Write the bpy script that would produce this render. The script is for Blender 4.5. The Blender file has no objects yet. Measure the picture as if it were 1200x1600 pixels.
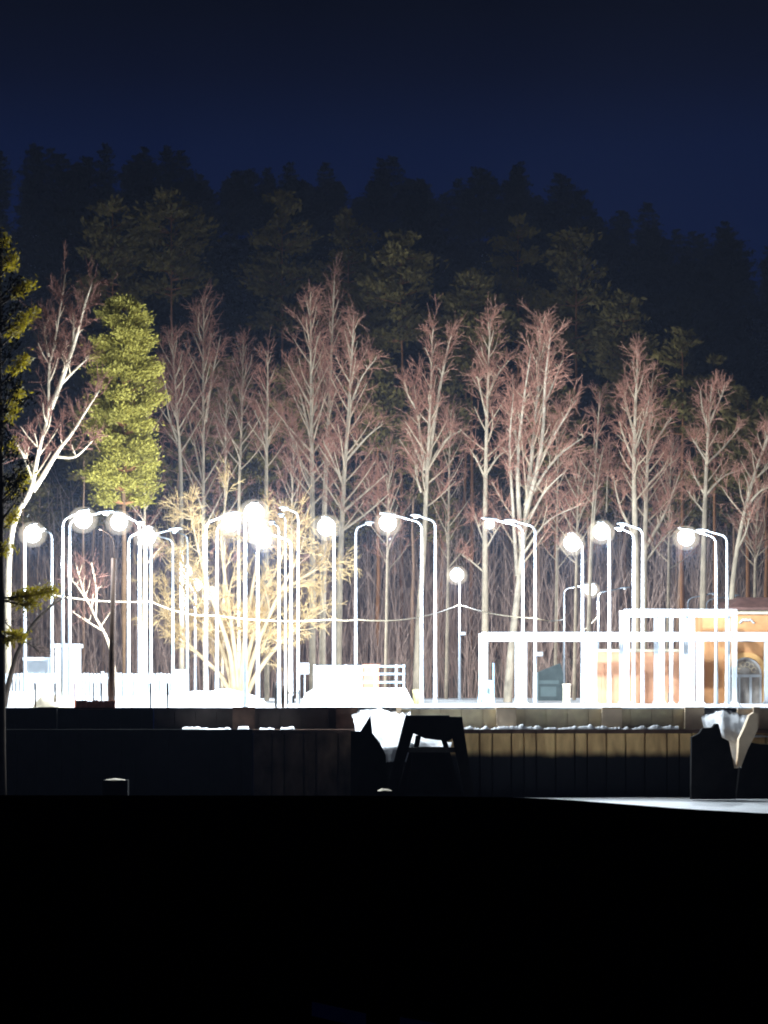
import bpy, math, random
import numpy as np
from mathutils import Vector
SC = bpy.context.scene
COL = SC.collection
F, ZC, HY = 4200.0, 0.9, 1070.0          # focal length in photo pixels, eye height over the plaza, horizon row

def P(px, py, Y): return np.array([(px - 600) / F * Y, Y, ZC + (HY - py) / F * Y])
def X(px, Y): return (px - 600) / F * Y
def Z(py, Y): return ZC + (HY - py) / F * Y

# ------------------------------------------------------------------ materials
def mat(name, col, rough=0.7, var=0.25, scale=3.0, spec=0.3, bump=0.0, trans=0.0, metal=0.0, stretch=(1, 1, 1)):
    m = bpy.data.materials.new(name); m.use_nodes = True
    nt = m.node_tree; N = nt.nodes; L = nt.links
    b = N['Principled BSDF']; out = N['Material Output']
    b.inputs['Roughness'].default_value = rough
    b.inputs['Specular IOR Level'].default_value = spec
    b.inputs['Metallic'].default_value = metal
    tc = N.new('ShaderNodeTexCoord'); mp = N.new('ShaderNodeMapping'); mp.inputs['Scale'].default_value = stretch
    L.new(tc.outputs['Object'], mp.inputs['Vector'])
    no = N.new('ShaderNodeTexNoise'); no.inputs['Scale'].default_value = scale; no.inputs['Detail'].default_value = 5
    L.new(mp.outputs[0], no.inputs['Vector'])
    r = N.new('ShaderNodeValToRGB')
    r.color_ramp.elements[0].position = 0.3; r.color_ramp.elements[1].position = 0.7
    lo = [c * (1 - var) for c in col]; hi = [min(0.95, c * (1 + var)) for c in col]
    r.color_ramp.elements[0].color = (*lo, 1); r.color_ramp.elements[1].color = (*hi, 1)
    L.new(no.outputs['Fac'], r.inputs[0]); L.new(r.outputs[0], b.inputs['Base Color'])
    if bump:
        bm = N.new('ShaderNodeBump'); bm.inputs['Strength'].default_value = bump; bm.inputs['Distance'].default_value = 0.1
        L.new(no.outputs['Fac'], bm.inputs['Height']); L.new(bm.outputs[0], b.inputs['Normal'])
    if trans:
        t = N.new('ShaderNodeBsdfTranslucent'); L.new(r.outputs[0], t.inputs['Color'])
        mx = N.new('ShaderNodeMixShader'); mx.inputs[0].default_value = trans
        L.new(b.outputs[0], mx.inputs[1]); L.new(t.outputs[0], mx.inputs[2]); L.new(mx.outputs[0], out.inputs['Surface'])
    return m

M = {}
M['snow'] = mat('snow', (0.86, 0.87, 0.88), 0.6, 0.08, 1.5, 0.2, 0.5)
M['drift'] = mat('packed_snow', (0.90, 0.90, 0.91), 0.6, 0.04, 1.5, 0.2, 0.3, 0.15)
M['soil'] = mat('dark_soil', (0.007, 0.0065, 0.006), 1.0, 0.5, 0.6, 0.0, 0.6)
M['forest_floor'] = mat('snowy_forest_floor', (0.42, 0.42, 0.45), 1.0, 0.6, 0.35, 0.0, 0.4)
M['white_paint'] = mat('white_paint', (0.64, 0.68, 0.72), 0.45, 0.05, 2, 0.4)
M['pole'] = mat('galvanised_pole', (0.46, 0.50, 0.54), 0.4, 0.08, 4, 0.5)
M['lens_off'] = mat('clear_plastic_lens', (0.75, 0.78, 0.80), 0.2, 0.03, 4, 0.5)
M['dark_metal'] = mat('dark_metal', (0.030, 0.026, 0.024), 0.6, 0.4, 6, 0.3)
M['rust_pole'] = mat('rusty_brown_pole', (0.045, 0.024, 0.014), 0.75, 0.4, 5, 0.2)
M['black_concrete'] = mat('near_black_concrete', (0.006, 0.0055, 0.0055), 0.95, 0.5, 2, 0.05, 0.3)  # near-black tone puts the shade of the unlit walls into their colour
M['coping'] = mat('brown_coping', (0.10, 0.06, 0.045), 0.85, 0.4, 2.5, 0.1, 0.2)
M['plaster'] = mat('tan_plaster', (0.86, 0.68, 0.45), 0.9, 0.22, 1.6, 0.1, 0.2)
M['pier'] = mat('tan_pier_plaster', (0.74, 0.57, 0.40), 0.9, 0.18, 1.2, 0.1, 0.2)
M['shadeplaster'] = mat('shade_dark_plaster', (0.05, 0.04, 0.036), 0.95, 0.4, 1.2, 0.05, 0.2)  # darkened copy of the parapet plaster, shade put into its colour
M['brick'] = mat('orange_plaster', (0.72, 0.36, 0.16), 0.85, 0.14, 1.0, 0.15, 0.1)
M['brick_trim'] = mat('bright_orange_trim', (0.80, 0.46, 0.18), 0.8, 0.08, 1.5, 0.15)
M['annex'] = mat('salmon_plaster', (0.72, 0.37, 0.22), 0.85, 0.12, 1.2, 0.15, 0.1)
M['cream'] = mat('cream_paint', (0.70, 0.60, 0.44), 0.7, 0.08, 2, 0.2)
M['roof'] = mat('brown_roof_sheet', (0.16, 0.085, 0.07), 0.6, 0.25, 3, 0.3)
M['glass'] = mat('window_glass', (0.50, 0.45, 0.40), 0.25, 0.5, 1.2, 0.6)
M['fence'] = mat('beige_fence_board', (0.30, 0.24, 0.19), 0.85, 0.25, 1.0, 0.1, 0.1, stretch=(6, 1, 0.4))
M['orange_panel'] = mat('orange_red_panel', (0.72, 0.26, 0.15), 0.6, 0.08, 2)
M['pale_blue'] = mat('pale_blue_paint', (0.42, 0.66, 0.82), 0.5, 0.12, 3)
M['blue_pole'] = mat('light_blue_pole', (0.35, 0.60, 0.85), 0.5, 0.1, 3)
M['plank'] = mat('weathered_bluish_plank', (0.24, 0.25, 0.36), 0.8, 0.3, 4)
M['rail_blue'] = mat('pale_blue_rail_paint', (0.45, 0.64, 0.74), 0.5, 0.08, 3)
M['teal'] = mat('teal_paint', (0.13, 0.17, 0.17), 0.6, 0.2, 2)
M['teal_light'] = mat('pale_teal_paint', (0.22, 0.29, 0.29), 0.6, 0.1, 2)
M['yellow'] = mat('pale_yellow_paint', (0.72, 0.62, 0.30), 0.6, 0.1, 3)
M['red_kerb'] = mat('reddish_brick_edge', (0.45, 0.16, 0.10), 0.85, 0.3, 8)
M['cable'] = mat('pale_cable', (0.62, 0.52, 0.36), 0.6, 0.1, 3)
M['birch'] = mat('birch_bark', (0.62, 0.51, 0.37), 0.8, 0.30, 2.2, 0.15, 0.0, stretch=(1.5, 1.5, 0.7))
M['birch_white'] = mat('white_birch_bark', (0.58, 0.49, 0.37), 0.8, 0.45, 1.8, 0.15, 0.0, stretch=(1.2, 1.2, 0.8))
M['bough'] = mat('birch_bough', (0.68, 0.54, 0.38), 0.85, 0.25, 2, 0.1)
M['twig'] = mat('red_brown_twig', (0.54, 0.28, 0.205), 0.9, 0.25, 0.6, 0.05)
M['twig_dull'] = mat('dull_brown_twig', (0.26, 0.13, 0.10), 0.9, 0.25, 0.6, 0.05)
M['brush'] = mat('glow_toned_brush', (0.66, 0.47, 0.38), 0.9, 0.2, 0.4, 0.05)  # kept pale so the twig colour stands in for lamp glow
M['willow_bark'] = mat('willow_bark', (0.58, 0.44, 0.27), 0.9, 0.25, 2, 0.1)
M['willow_twig'] = mat('yellow_brown_twig', (0.76, 0.54, 0.27), 0.9, 0.25, 0.8, 0.05)
M['pine_bark'] = mat('orange_pine_bark', (0.34, 0.16, 0.075), 0.9, 0.3, 1.2, 0.1, stretch=(2, 2, 0.5))
M['bark_dim'] = mat('brown_pine_bark', (0.15, 0.09, 0.05), 0.95, 0.3, 1.5, 0.05)
M['brown_trunk'] = mat('brown_trunk_bark', (0.60, 0.38, 0.25), 0.9, 0.25, 1.5, 0.05, stretch=(2, 2, .4))
M['dark_bark'] = mat('dark_bark', (0.05, 0.038, 0.03), 0.95, 0.4, 2, 0.05)
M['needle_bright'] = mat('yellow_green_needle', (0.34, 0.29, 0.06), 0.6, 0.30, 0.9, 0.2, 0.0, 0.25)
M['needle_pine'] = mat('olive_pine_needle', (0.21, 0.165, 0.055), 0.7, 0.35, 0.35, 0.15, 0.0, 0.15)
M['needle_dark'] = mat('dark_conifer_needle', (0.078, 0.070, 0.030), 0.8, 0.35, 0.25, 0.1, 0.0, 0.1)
M['needle_black'] = mat('shade_toned_needle', (0.010, 0.011, 0.007), 0.9, 0.4, 1.2, 0.02)  # shaded clumps of the edge pine, painted near black
M['needle_near'] = mat('lit_toned_needle', (0.25, 0.19, 0.012), 0.6, 0.3, 1.2, 0.2, 0.0, 0.45)  # lit tufts of the same pine, painted bright yellow

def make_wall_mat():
    # concrete panels: tan above, shade painted in near-black below an irregular edge
    m = mat('shaded_concrete_panel', (0.78, 0.46, 0.21), 0.9, 0.4, 1.3, 0.1, 0.4, stretch=(1.6, 1, 0.5))
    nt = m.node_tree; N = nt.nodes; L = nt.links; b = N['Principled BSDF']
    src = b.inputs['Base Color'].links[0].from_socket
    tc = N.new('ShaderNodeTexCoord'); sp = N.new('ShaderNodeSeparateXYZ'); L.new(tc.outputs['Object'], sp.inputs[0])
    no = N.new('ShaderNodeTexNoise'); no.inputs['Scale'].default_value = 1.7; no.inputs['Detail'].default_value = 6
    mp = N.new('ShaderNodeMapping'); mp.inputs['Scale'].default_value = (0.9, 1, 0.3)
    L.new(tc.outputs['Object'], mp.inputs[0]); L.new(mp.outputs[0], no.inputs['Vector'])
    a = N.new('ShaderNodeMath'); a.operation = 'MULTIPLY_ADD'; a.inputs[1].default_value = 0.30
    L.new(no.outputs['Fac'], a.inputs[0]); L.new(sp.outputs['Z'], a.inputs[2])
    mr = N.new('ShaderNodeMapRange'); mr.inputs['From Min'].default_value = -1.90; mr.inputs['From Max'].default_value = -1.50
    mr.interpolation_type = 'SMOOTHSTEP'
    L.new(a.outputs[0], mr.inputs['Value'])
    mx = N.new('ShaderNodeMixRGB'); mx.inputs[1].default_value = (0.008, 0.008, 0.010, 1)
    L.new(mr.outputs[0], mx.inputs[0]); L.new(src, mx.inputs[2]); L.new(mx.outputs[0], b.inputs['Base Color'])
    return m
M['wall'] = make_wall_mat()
M['leftwall'] = mat('shade_brown_concrete', (0.13, 0.085, 0.06), 0.95, 0.6, 1.6, 0.05, 0.4, stretch=(1, 1, .6))  # darkened copy of the river wall, shade put into its colour

LAMP_COL = (0.80, 0.91, 1.0)
def make_halo():  # emissive volume sphere added round each lit lamp to imitate bloom
    m = bpy.data.materials.new('lamp_halo_volume'); m.use_nodes = True
    N = m.node_tree.nodes; L = m.node_tree.links; N.remove(N['Principled BSDF'])
    e = N.new('ShaderNodeEmission'); e.inputs[0].default_value = (1.0, 0.90, 0.72, 1); e.inputs[1].default_value = 0.62
    L.new(e.outputs[0], N['Material Output'].inputs['Volume'])
    return m
M['halo'] = make_halo()
def make_bulb():
    m = bpy.data.materials.new('glowing_bulb'); m.use_nodes = True
    N = m.node_tree.nodes; L = m.node_tree.links; N.remove(N['Principled BSDF'])
    e = N.new('ShaderNodeEmission'); e.inputs[0].default_value = (*LAMP_COL, 1); e.inputs[1].default_value = 12
    L.new(e.outputs[0], N['Material Output'].inputs['Surface'])
    return m
M['bulb'] = make_bulb()

# ------------------------------------------------------------------ mesh builder
class MB:
    def __init__(s): s.v = []; s.q = []; s.t = []; s.n = 0; s.poly = []
    def add(s, v, quads=(), tris=(), polys=()):
        v = np.asarray(v, float).reshape(-1, 3)
        if len(quads): s.q.append(np.asarray(quads, int) + s.n)
        if len(tris): s.t.append(np.asarray(tris, int) + s.n)
        for p in polys: s.poly.append([i + s.n for i in p])
        s.v.append(v); s.n += len(v)
    def box(s, x0, x1, y0, y1, z0, z1):
        v = [(x, y, z) for z in (z0, z1) for y in (y0, y1) for x in (x0, x1)]
        s.add(v, [(0, 2, 3, 1), (4, 5, 7, 6), (0, 1, 5, 4), (2, 6, 7, 3), (0, 4, 6, 2), (1, 3, 7, 5)])
    def prism(s, xz, y0, y1):            # outline in x,z given thickness along y
        n = len(xz)
        v = [(x, y0, z) for x, z in xz] + [(x, y1, z) for x, z in xz]
        s.add(v, [(i, (i + 1) % n, n + (i + 1) % n, n + i) for i in range(n)], polys=[list(range(n))[::-1], list(range(n, 2 * n))])
    def tube(s, pts, rad, sides=6, cap=True):
        pts = np.asarray(pts, float); n = len(pts); rad = np.broadcast_to(np.asarray(rad, float), (n,))
        tan = np.gradient(pts, axis=0); tan /= np.linalg.norm(tan, axis=1, keepdims=True) + 1e-9
        ref = np.array([0.31, 0.9, 0.17]); 
        if abs(tan.mean(0) @ ref) > 0.9 * np.linalg.norm(tan.mean(0)): ref = np.array([0.9, 0.1, 0.3])
        u = np.cross(tan, ref); u /= np.linalg.norm(u, axis=1, keepdims=True) + 1e-9
        w = np.cross(tan, u)
        a = np.linspace(0, 2 * np.pi, sides, endpoint=False)
        ring = pts[:, None] + rad[:, None, None] * (np.cos(a)[None, :, None] * u[:, None] + np.sin(a)[None, :, None] * w[:, None])
        i = np.arange(n - 1)[:, None] * sides; j = np.arange(sides)[None]; k = (j + 1) % sides
        q = np.stack([i + j, i + k, i + sides + k, i + sides + j], -1).reshape(-1, 4)
        s.add(ring.reshape(-1, 3), q, polys=[list(range(sides))[::-1], list(range((n - 1) * sides, n * sides))] if cap else ())
    def segs(s, a, b, ra, rb):           # many thin three-sided twigs at once
        a = np.asarray(a, float); b = np.asarray(b, float); n = len(a)
        if not n: return
        d = b - a; d /= np.linalg.norm(d, axis=1, keepdims=True) + 1e-9
        u = np.cross(d, np.array([0.37, 0.81, 0.45])); u /= np.linalg.norm(u, axis=1, keepdims=True) + 1e-9
        w = np.cross(d, u); ra = np.broadcast_to(np.asarray(ra, float), (n,)); rb = np.broadcast_to(np.asarray(rb, float), (n,))
        vs = []
        for c, r in ((a, ra), (b, rb)):
            for k in range(3):
                t = 2 * np.pi * k / 3; vs.append(c + r[:, None] * (math.cos(t) * u + math.sin(t) * w))
        v = np.stack(vs, 1).reshape(-1, 3)
        base = np.arange(n)[:, None] * 6
        q = np.concatenate([base + np.array([k, (k + 1) % 3, 3 + (k + 1) % 3, 3 + k]) for k in range(3)], 0)
        s.add(v, q)
    def leaves(s, c, d, w):              # rhombic sprays: centre, half length vector, half width vector
        n = len(c); v = np.stack([c - d, c + w, c + d, c - w], 1).reshape(-1, 3)
        s.add(v, np.arange(n)[:, None] * 4 + np.arange(4)[None])
    def build(s, name, material, parent=None, smooth=False):
        me = bpy.data.meshes.new(name)
        v = np.concatenate(s.v) if s.v else np.zeros((0, 3))
        q = np.concatenate(s.q) if s.q else np.zeros((0, 4), int)
        t = np.concatenate(s.t) if s.t else np.zeros((0, 3), int)
        loops = np.concatenate([q.ravel(), t.ravel(), np.array([i for p in s.poly for i in p], int)]).astype(np.int32)
        tot = np.concatenate([np.full(len(q), 4), np.full(len(t), 3), np.array([len(p) for p in s.poly], int)]).astype(np.int32)
        me.vertices.add(len(v)); me.vertices.foreach_set('co', v.astype(np.float32).ravel())
        me.loops.add(len(loops)); me.loops.foreach_set('vertex_index', loops)
        me.polygons.add(len(tot)); st = np.concatenate([[0], np.cumsum(tot)[:-1]]).astype(np.int32)
        me.polygons.foreach_set('loop_start', st); me.polygons.foreach_set('loop_total', tot)
        me.polygons.foreach_set('use_smooth', np.full(len(tot), bool(smooth)))
        me.update(calc_edges=True); me.validate()
        if material: me.materials.append(material)
        o = bpy.data.objects.new(name, me); COL.objects.link(o)
        if parent: o.parent = parent
        return o

def build2(name, pairs, parent):
    m = MB(); idx = []
    for k, (b, mt) in enumerate(pairs):
        if not b.n: continue
        for v in b.v: pass
        off = m.n
        m.v += b.v; m.n += b.n
        m.q += [q + off for q in b.q]; m.t += [t + off for t in b.t]; m.poly += [[i + off for i in p] for p in b.poly]
    o = m.build(name, None, parent)
    me = o.data; lim = []; off = 0
    for b, mt in pairs: me.materials.append(mt); off += b.n; lim.append(off)
    st = np.zeros(len(me.polygons), np.int32); me.polygons.foreach_get('loop_start', st)
    vi = np.zeros(len(me.loops), np.int32); me.loops.foreach_get('vertex_index', vi)
    me.polygons.foreach_set('material_index', np.searchsorted(np.array(lim), vi[st], side='right').astype(np.int32))
    return o

import bmesh
def outward(o):
    b = bmesh.new(); b.from_mesh(o.data); bmesh.ops.remove_doubles(b, verts=b.verts, dist=1e-5); bmesh.ops.recalc_face_normals(b, faces=b.faces); b.to_mesh(o.data); b.free(); return o

def tag(o, label=None, cat=None, group=None, kind=None):
    if label: o['label'] = label
    if cat: o['category'] = cat
    if group: o['group'] = group
    if kind: o['kind'] = kind
    return o
def thing(name, label, cat, loc=(0, 0, 0), group=None):
    o = bpy.data.objects.new(name, None); COL.objects.link(o); o.location = loc; o.empty_display_size = 0.2
    return tag(o, label, cat, group)

def noise2(x, y, seed, s):
    r = np.random.RandomState(seed); out = 0
    for k in range(5):
        a = r.uniform(0, 6.28); f = s * (0.6 + 0.5 * k); ph = r.uniform(0, 6.28)
        out = out + np.sin((x * math.cos(a) + y * math.sin(a)) * f + ph) / (1 + 0.6 * k)
    return out / 2.2
def sheet(name, xs, ys, hfun, material, label):
    gx, gy = np.meshgrid(xs, ys); gz = hfun(gx, gy)
    nx, ny = len(xs), len(ys)
    i = np.arange(ny - 1)[:, None] * nx; j = np.arange(nx - 1)[None]
    q = np.stack([i + j, i + j + 1, i + nx + j + 1, i + nx + j], -1).reshape(-1, 4)
    m = MB(); m.add(np.stack([gx, gy, gz], -1), q)
    return tag(m.build(name, material, smooth=True), label, None, None, 'structure')
def sstep(a, b, x):
    t = np.clip((x - a) / (b - a), 0, 1); return t * t * (3 - 2 * t)

# ------------------------------------------------------------------ terrain
RX = np.array([-400, 0, 90, 180, 235, 340, 410, 450, 490, 560, 640, 690, 740, 850, 960, 1060, 1140, 1200, 1600])
RY = np.array([250, 245, 237, 242, 236, 255, 250, 278, 262, 260, 264, 290, 278, 295, 328, 358, 375, 388, 450])
RZ = ZC + (HY - RY) / F * 400.0
def ridge(x, y): return np.interp(x / y * F + 600, RX, RZ) - 10.5
def hill_z(x, y):
    t = np.clip((y - 192) / 208.0, 0, 1.0)
    z = ridge(x, np.maximum(y, 192)) * (0.75 * t + 0.25 * t * t)
    return z - np.clip(y - 405, 0, 999) * 0.12 + noise2(x, y, 4, 0.05) * 1.0 * t - 0.05
BLACK_EDGE = -1.72
def ground_z(x, y):
    px = x / np.maximum(y, 8) * F + 600
    crest_px = np.interp(px, [-200, 560, 800, 880, 960, 1060, 1200, 1500], [1241, 1242, 1244.5, 1248, 1254, 1262, 1270, 1278])
    c = ZC + (HY - crest_px) / F * 25.0
    near = c - np.clip(25 - y, 0, 200) * 0.075 - np.clip(y - 25, 0, 200) * 0.115
    bed = np.where(x > -1, -3.72, -3.66)
    z = np.maximum(near, bed) + np.where(y < 23, noise2(x, y, 2, 0.8) * 0.012, 0)
    return z
xs = np.concatenate([np.linspace(-300, -24, 24), np.linspace(-22, 24, 230), np.linspace(28, 300, 22)])
ys = np.concatenate([np.linspace(-80, 8, 12), np.linspace(10, 30, 50), np.linspace(32, 86, 28), np.linspace(87, 100, 14), np.linspace(100.3, 110.2, 60)])
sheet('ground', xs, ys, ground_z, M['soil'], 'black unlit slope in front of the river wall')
def river_z(x, y): return -3.60 + noise2(x, y, 5, 0.7) * 0.035 - 0.25 * (1 - sstep(2.6, 4.2, x + noise2(x, y, 6, .9) * .4))
sheet('snow_covered_ice', np.linspace(1.6, 120, 170), np.linspace(50, 107.6, 60), river_z, M['snow'], 'lit snow strip at the foot of the wall')
# plaza snow
def plaza_z(x, y): return 0.02 * noise2(x, y, 7, 0.5) - 0.02 + 0.03 * sstep(112, 116, y)
sheet('plaza', np.concatenate([np.linspace(-300, -30, 12), np.linspace(-28, 28, 60), np.linspace(32, 300, 12)]), np.linspace(109.2, 193, 60), plaza_z, M['snow'], 'snow-covered plaza under the lamps')
sheet('hill', np.linspace(-300, 300, 90), np.linspace(191, 600, 70), hill_z, M['forest_floor'], 'dark forested hillside')

# ------------------------------------------------------------------ camera, sky, haze
cam = bpy.data.objects.new('camera', bpy.data.cameras.new('camera')); COL.objects.link(cam); SC.camera = cam
cam.location = (0, 0, ZC); cam.rotation_euler = (math.radians(90), 0, 0)
cam.data.sensor_fit = 'VERTICAL'; cam.data.sensor_height = 36; cam.data.lens = F * 36 / 1600
cam.data.shift_y = (HY - 800) / 1600; cam.data.clip_start = 0.5; cam.data.clip_end = 3000
w = bpy.data.worlds.new('World'); SC.world = w; w.use_nodes = True
N = w.node_tree.nodes; L = w.node_tree.links; bg = N['Background']
tc = N.new('ShaderNodeTexCoord'); sp = N.new('ShaderNodeSeparateXYZ'); L.new(tc.outputs['Generated'], sp.inputs[0])
rp = N.new('ShaderNodeValToRGB'); L.new(sp.outputs['Z'], rp.inputs[0]); L.new(rp.outputs[0], bg.inputs[0])
cr = rp.color_ramp; cr.elements[0].position = 0.15; cr.elements[0].color = (0.0006, 0.0055, 0.0380, 1)
cr.elements[1].position = 0.255; cr.elements[1].color = (0.0, 0.0002, 0.0030, 1)
for p_, c_ in ((0.195, (0.0004, 0.0045, 0.0330, 1)), (0.222, (0.0001, 0.0014, 0.0140, 1))): e = cr.elements.new(p_); e.color = c_
bg.inputs[1].default_value = 1.0
hz = MB(); hz.box(-310, 310, -90, 610, -7, 105)
HZ = hz.build('haze', None); tag(HZ, 'thin cold night haze', None, None, 'stuff')
hm = bpy.data.materials.new('haze_air'); hm.use_nodes = True; N = hm.node_tree.nodes; N.remove(N['Principled BSDF'])
pv = N.new('ShaderNodeVolumePrincipled'); pv.inputs['Color'].default_value = (0.55, 0.65, 0.95, 1)
pv.inputs['Density'].default_value = 0.00050; pv.inputs['Anisotropy'].default_value = -0.35
hm.node_tree.links.new(pv.outputs[0], N['Material Output'].inputs['Volume'])
HZ.data.materials.append(hm)

# ------------------------------------------------------------------ trees
def resample(pts, n):
    pts = np.asarray(pts, float)
    # Catmull-Rom through the given points
    p = np.vstack([2 * pts[0] - pts[1], pts, 2 * pts[-1] - pts[-2]]); out = []
    seg = len(pts) - 1
    for t in np.linspace(0, seg - 1e-6, n):
        i = int(t); f = t - i; a, b, c, d = p[i], p[i + 1], p[i + 2], p[i + 3]
        out.append(0.5 * (2 * b + (c - a) * f + (2 * a - 5 * b + 4 * c - d) * f * f + (3 * b - a - 3 * c + d) * f ** 3))
    return np.array(out)
def unit(v): return v / (np.linalg.norm(v) + 1e-9)

def dress(rng, bough_list, boughs, twigs, tw=0.016, dens=1.0, hang=0.0, tl=1.0):
    """finer boughs and twigs on a list of (points, root radius)"""
    A, B = [], []
    for pts, r in bough_list:
        Ln = np.linalg.norm(np.diff(pts, axis=0), axis=1).sum()
        n = max(3, int(Ln * 3.4 * dens))
        for k in range(n):
            u = rng.uniform(0.18, 1.0); f = u * (len(pts) - 1); i = min(int(f), len(pts) - 2)
            o = pts[i] + (pts[i + 1] - pts[i]) * (f - i); d = unit(pts[i + 1] - pts[i])
            d = unit(d + rng.normal(0, 0.55, 3) + np.array([0, 0, 0.25 - hang])); l = (0.45 + 0.32 * Ln * (1 - 0.55 * u)) * rng.uniform(0.5, 1.15)
            l = min(l, 2.3)
            mid = o + d * l * 0.5; d2 = unit(d + rng.normal(0, 0.22, 3) + np.array([0, 0, 0.12 - hang])); end = mid + d2 * l * 0.5
            A += [o, mid]; B += [mid, end]
            for q in range(int(2 + l * 4.0 * dens)):
                v = rng.uniform(0.2, 1.0); s0 = o + (mid - o) * (v * 2) if v < .5 else mid + (end - mid) * (v * 2 - 1)
                dd = unit(d2 + rng.normal(0, 0.5, 3) + np.array([0, 0, 0.1 - hang])); ll = rng.uniform(0.25, 0.75) * tl
                s1 = s0 + dd * ll; A.append(s0); B.append(s1)
                if rng.random() < 0.55:
                    m = s0 + dd * ll * .45; A.append(m); B.append(m + unit(dd + rng.normal(0, .5, 3)) * ll * .6)
    if A: twigs.segs(np.array(A), np.array(B), tw, tw * 0.5)

def bare_tree(name, label, group, Y, trunk_px, r0, limbs=(), nb=26, t0=0.35, Lmax=4.0, seed=0, bark='birch', tw='twig', dens=1.1, twr=0.012, elev=(44, 70), cat='tree', lpow=0.8, bough='bough', hang=0.0, r1=0.025):
    rng = np.random.RandomState(seed); Lmax *= .84; dens *= .85
    b = P(trunk_px[0][0], trunk_px[0][1], Y); b[2] = 0 if b[2] < 0.6 else b[2]
    root = thing(name, label, cat, tuple(b), group)
    def poly(px, depth=0.0, start=None, n=12):
        p = np.array([P(x, y, Y) - b for x, y in px]); k = len(p)
        if start is None: p[:, 1] = np.cumsum(rng.normal(0, 0.12, k)); p[0, 1] = 0
        else: p[:, 1] = start + depth * np.linspace(0, 1, k) ** 1.2
        return resample(p, n)
    T = poly(trunk_px, n=22); T[0, 2] = min(T[0, 2], -0.1)
    H = T[-1, 2]
    bm, bo, tm = MB(), MB(), MB()
    s = np.linspace(0, 1, len(T)); bm.tube(T, r0 * (1 - s) ** 0.85 + r1, 8)
    blist = []
    def ybase(z): return np.interp(z, T[:, 2], T[:, 1])
    for lm in limbs:
        px, rr = lm[0], lm[1]
        z0 = Z(px[0][1], Y) - b[2]; Ln = abs(Z(px[-1][1], Y) - Z(px[0][1], Y))
        q = poly(px, rng.uniform(-0.5, 0.5) * Ln * 0.6, ybase(z0), 10)
        bm.tube(q, rr * (1 - np.linspace(0, 1, 10)) ** 0.8 + 0.018, 6)
        blist.append((q[3:], rr))
        # side branches on the limb
        for k in range(int(4 + Ln * 0.9)):
            f = rng.uniform(0.25, 0.97) * 9; i = min(int(f), 8); o = q[i] + (q[i + 1] - q[i]) * (f - i)
            az = rng.uniform(0, 6.28); el = math.radians(rng.uniform(35, 65)); l = rng.uniform(.5, 1) * Lmax * 0.45 * (1.15 - f / 9)
            d = np.array([math.cos(az) * math.cos(el), math.sin(az) * math.cos(el), math.sin(el)])
            c = np.array([o + d * l * t + np.array([0, 0, 0.12 * l * t * t]) + rng.normal(0, .03, 3) for t in np.linspace(0, 1, 5)]); c[0] = o
            bo.tube(c, np.linspace(0.03, 0.012, 5), 4, False); blist.append((c, 0.03))
    for k in range(nb):
        t = t0 + (0.98 - t0) * ((k + rng.uniform(0, .8)) / nb); f = t * (len(T) - 1); i = min(int(f), len(T) - 2)
        o = T[i] + (T[i + 1] - T[i]) * (f - i); rel = (t - t0) / (1 - t0)
        az = (k * 2.399 + rng.normal(0, .35)); l = Lmax * ((1 - rel) ** lpow * 0.86 + 0.14) * rng.uniform(0.7, 1.1) * (0.75 + 0.25 * min(1, rel * 5))
        el = math.radians(elev[0] + (elev[1] - elev[0]) * rel + rng.normal(0, 5))
        d = np.array([math.cos(az) * math.cos(el), math.sin(az) * math.cos(el), math.sin(el)])
        side = unit(np.cross(d, [0, 0, 1]));
        wob = rng.normal(0, .06)
        c = np.array([o + d * l * u + np.array([0, 0, 1]) * 0.16 * l * (u * u - .3 * u) + side * wob * l * math.sin(u * 3) for u in np.linspace(0, 1, 7)])
        rr = min(0.028 + 0.012 * l, r0 * 0.5)
        bo.tube(c, np.linspace(rr, 0.014, 7), 4, False); blist.append((c, rr))
    blist.append((T[-7:], 0.03))
    dress(rng, blist, bo, tm, twr, dens, hang)
    tr = bm.build('trunk', M[bark], root, True)
    build2('crown', [(bo, M[bough]), (tm, M[tw])], root)
    return root

BG = 'bare birches behind the lamps'
bare_tree('birch', 'leafless birch next to the yellow-green pine, many upright red twigs', BG, 158, [(284, 1085), (283, 770), (276, 640), (268, 520)], .13, [([(277, 690), (262, 640), (255, 560)], .05)], 24, .45, 4.2, 1)
bare_tree('birch', 'tall thin birch with a forked side limb, rising out of the glowing willow', BG, 160, [(322, 1085), (319, 900), (318, 640), (319, 465)], .15, [([(322, 660), (332, 590), (346, 525)], .07), ([(318, 760), (296, 660), (280, 600)], .05)], 30, .42, 4.6, 2)
bare_tree('birch', 'slim reddish birch with a plain straight stem above the willow', BG, 168, [(374, 1085), (373, 800), (377, 660), (380, 535)], .11, [], 24, .45, 3.8, 3, bark='bough')
bare_tree('birch', 'short slim birch with a lopsided narrow top, above the brightest pair of lamps', BG, 150, [(417, 1088), (416, 800), (417, 680), (419, 548)], .13, [([(417, 700), (427, 668), (437, 645)], .05), ([(417, 690), (408, 665), (396, 640)], .05)], 18, .5, 2.6, 4)
bare_tree('birch', 'straight white birch with regular upswept boughs on both sides, beside the tallest birch', BG, 148, [(488, 1088), (488, 800), (486, 620), (485, 455)], .17, [([(487, 760), (462, 700), (440, 640)], .06), ([(486, 690), (470, 620), (450, 565)], .06), ([(486, 660), (498, 600), (500, 545)], .05)], 38, .34, 4.4, 5)
bare_tree('birch', 'tallest birch, a bare leaning stem with a slim reddish tip', BG, 152, [(503, 1088), (507, 800), (515, 620), (523, 425)], .17, [], 24, .55, 2.6, 6)
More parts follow.
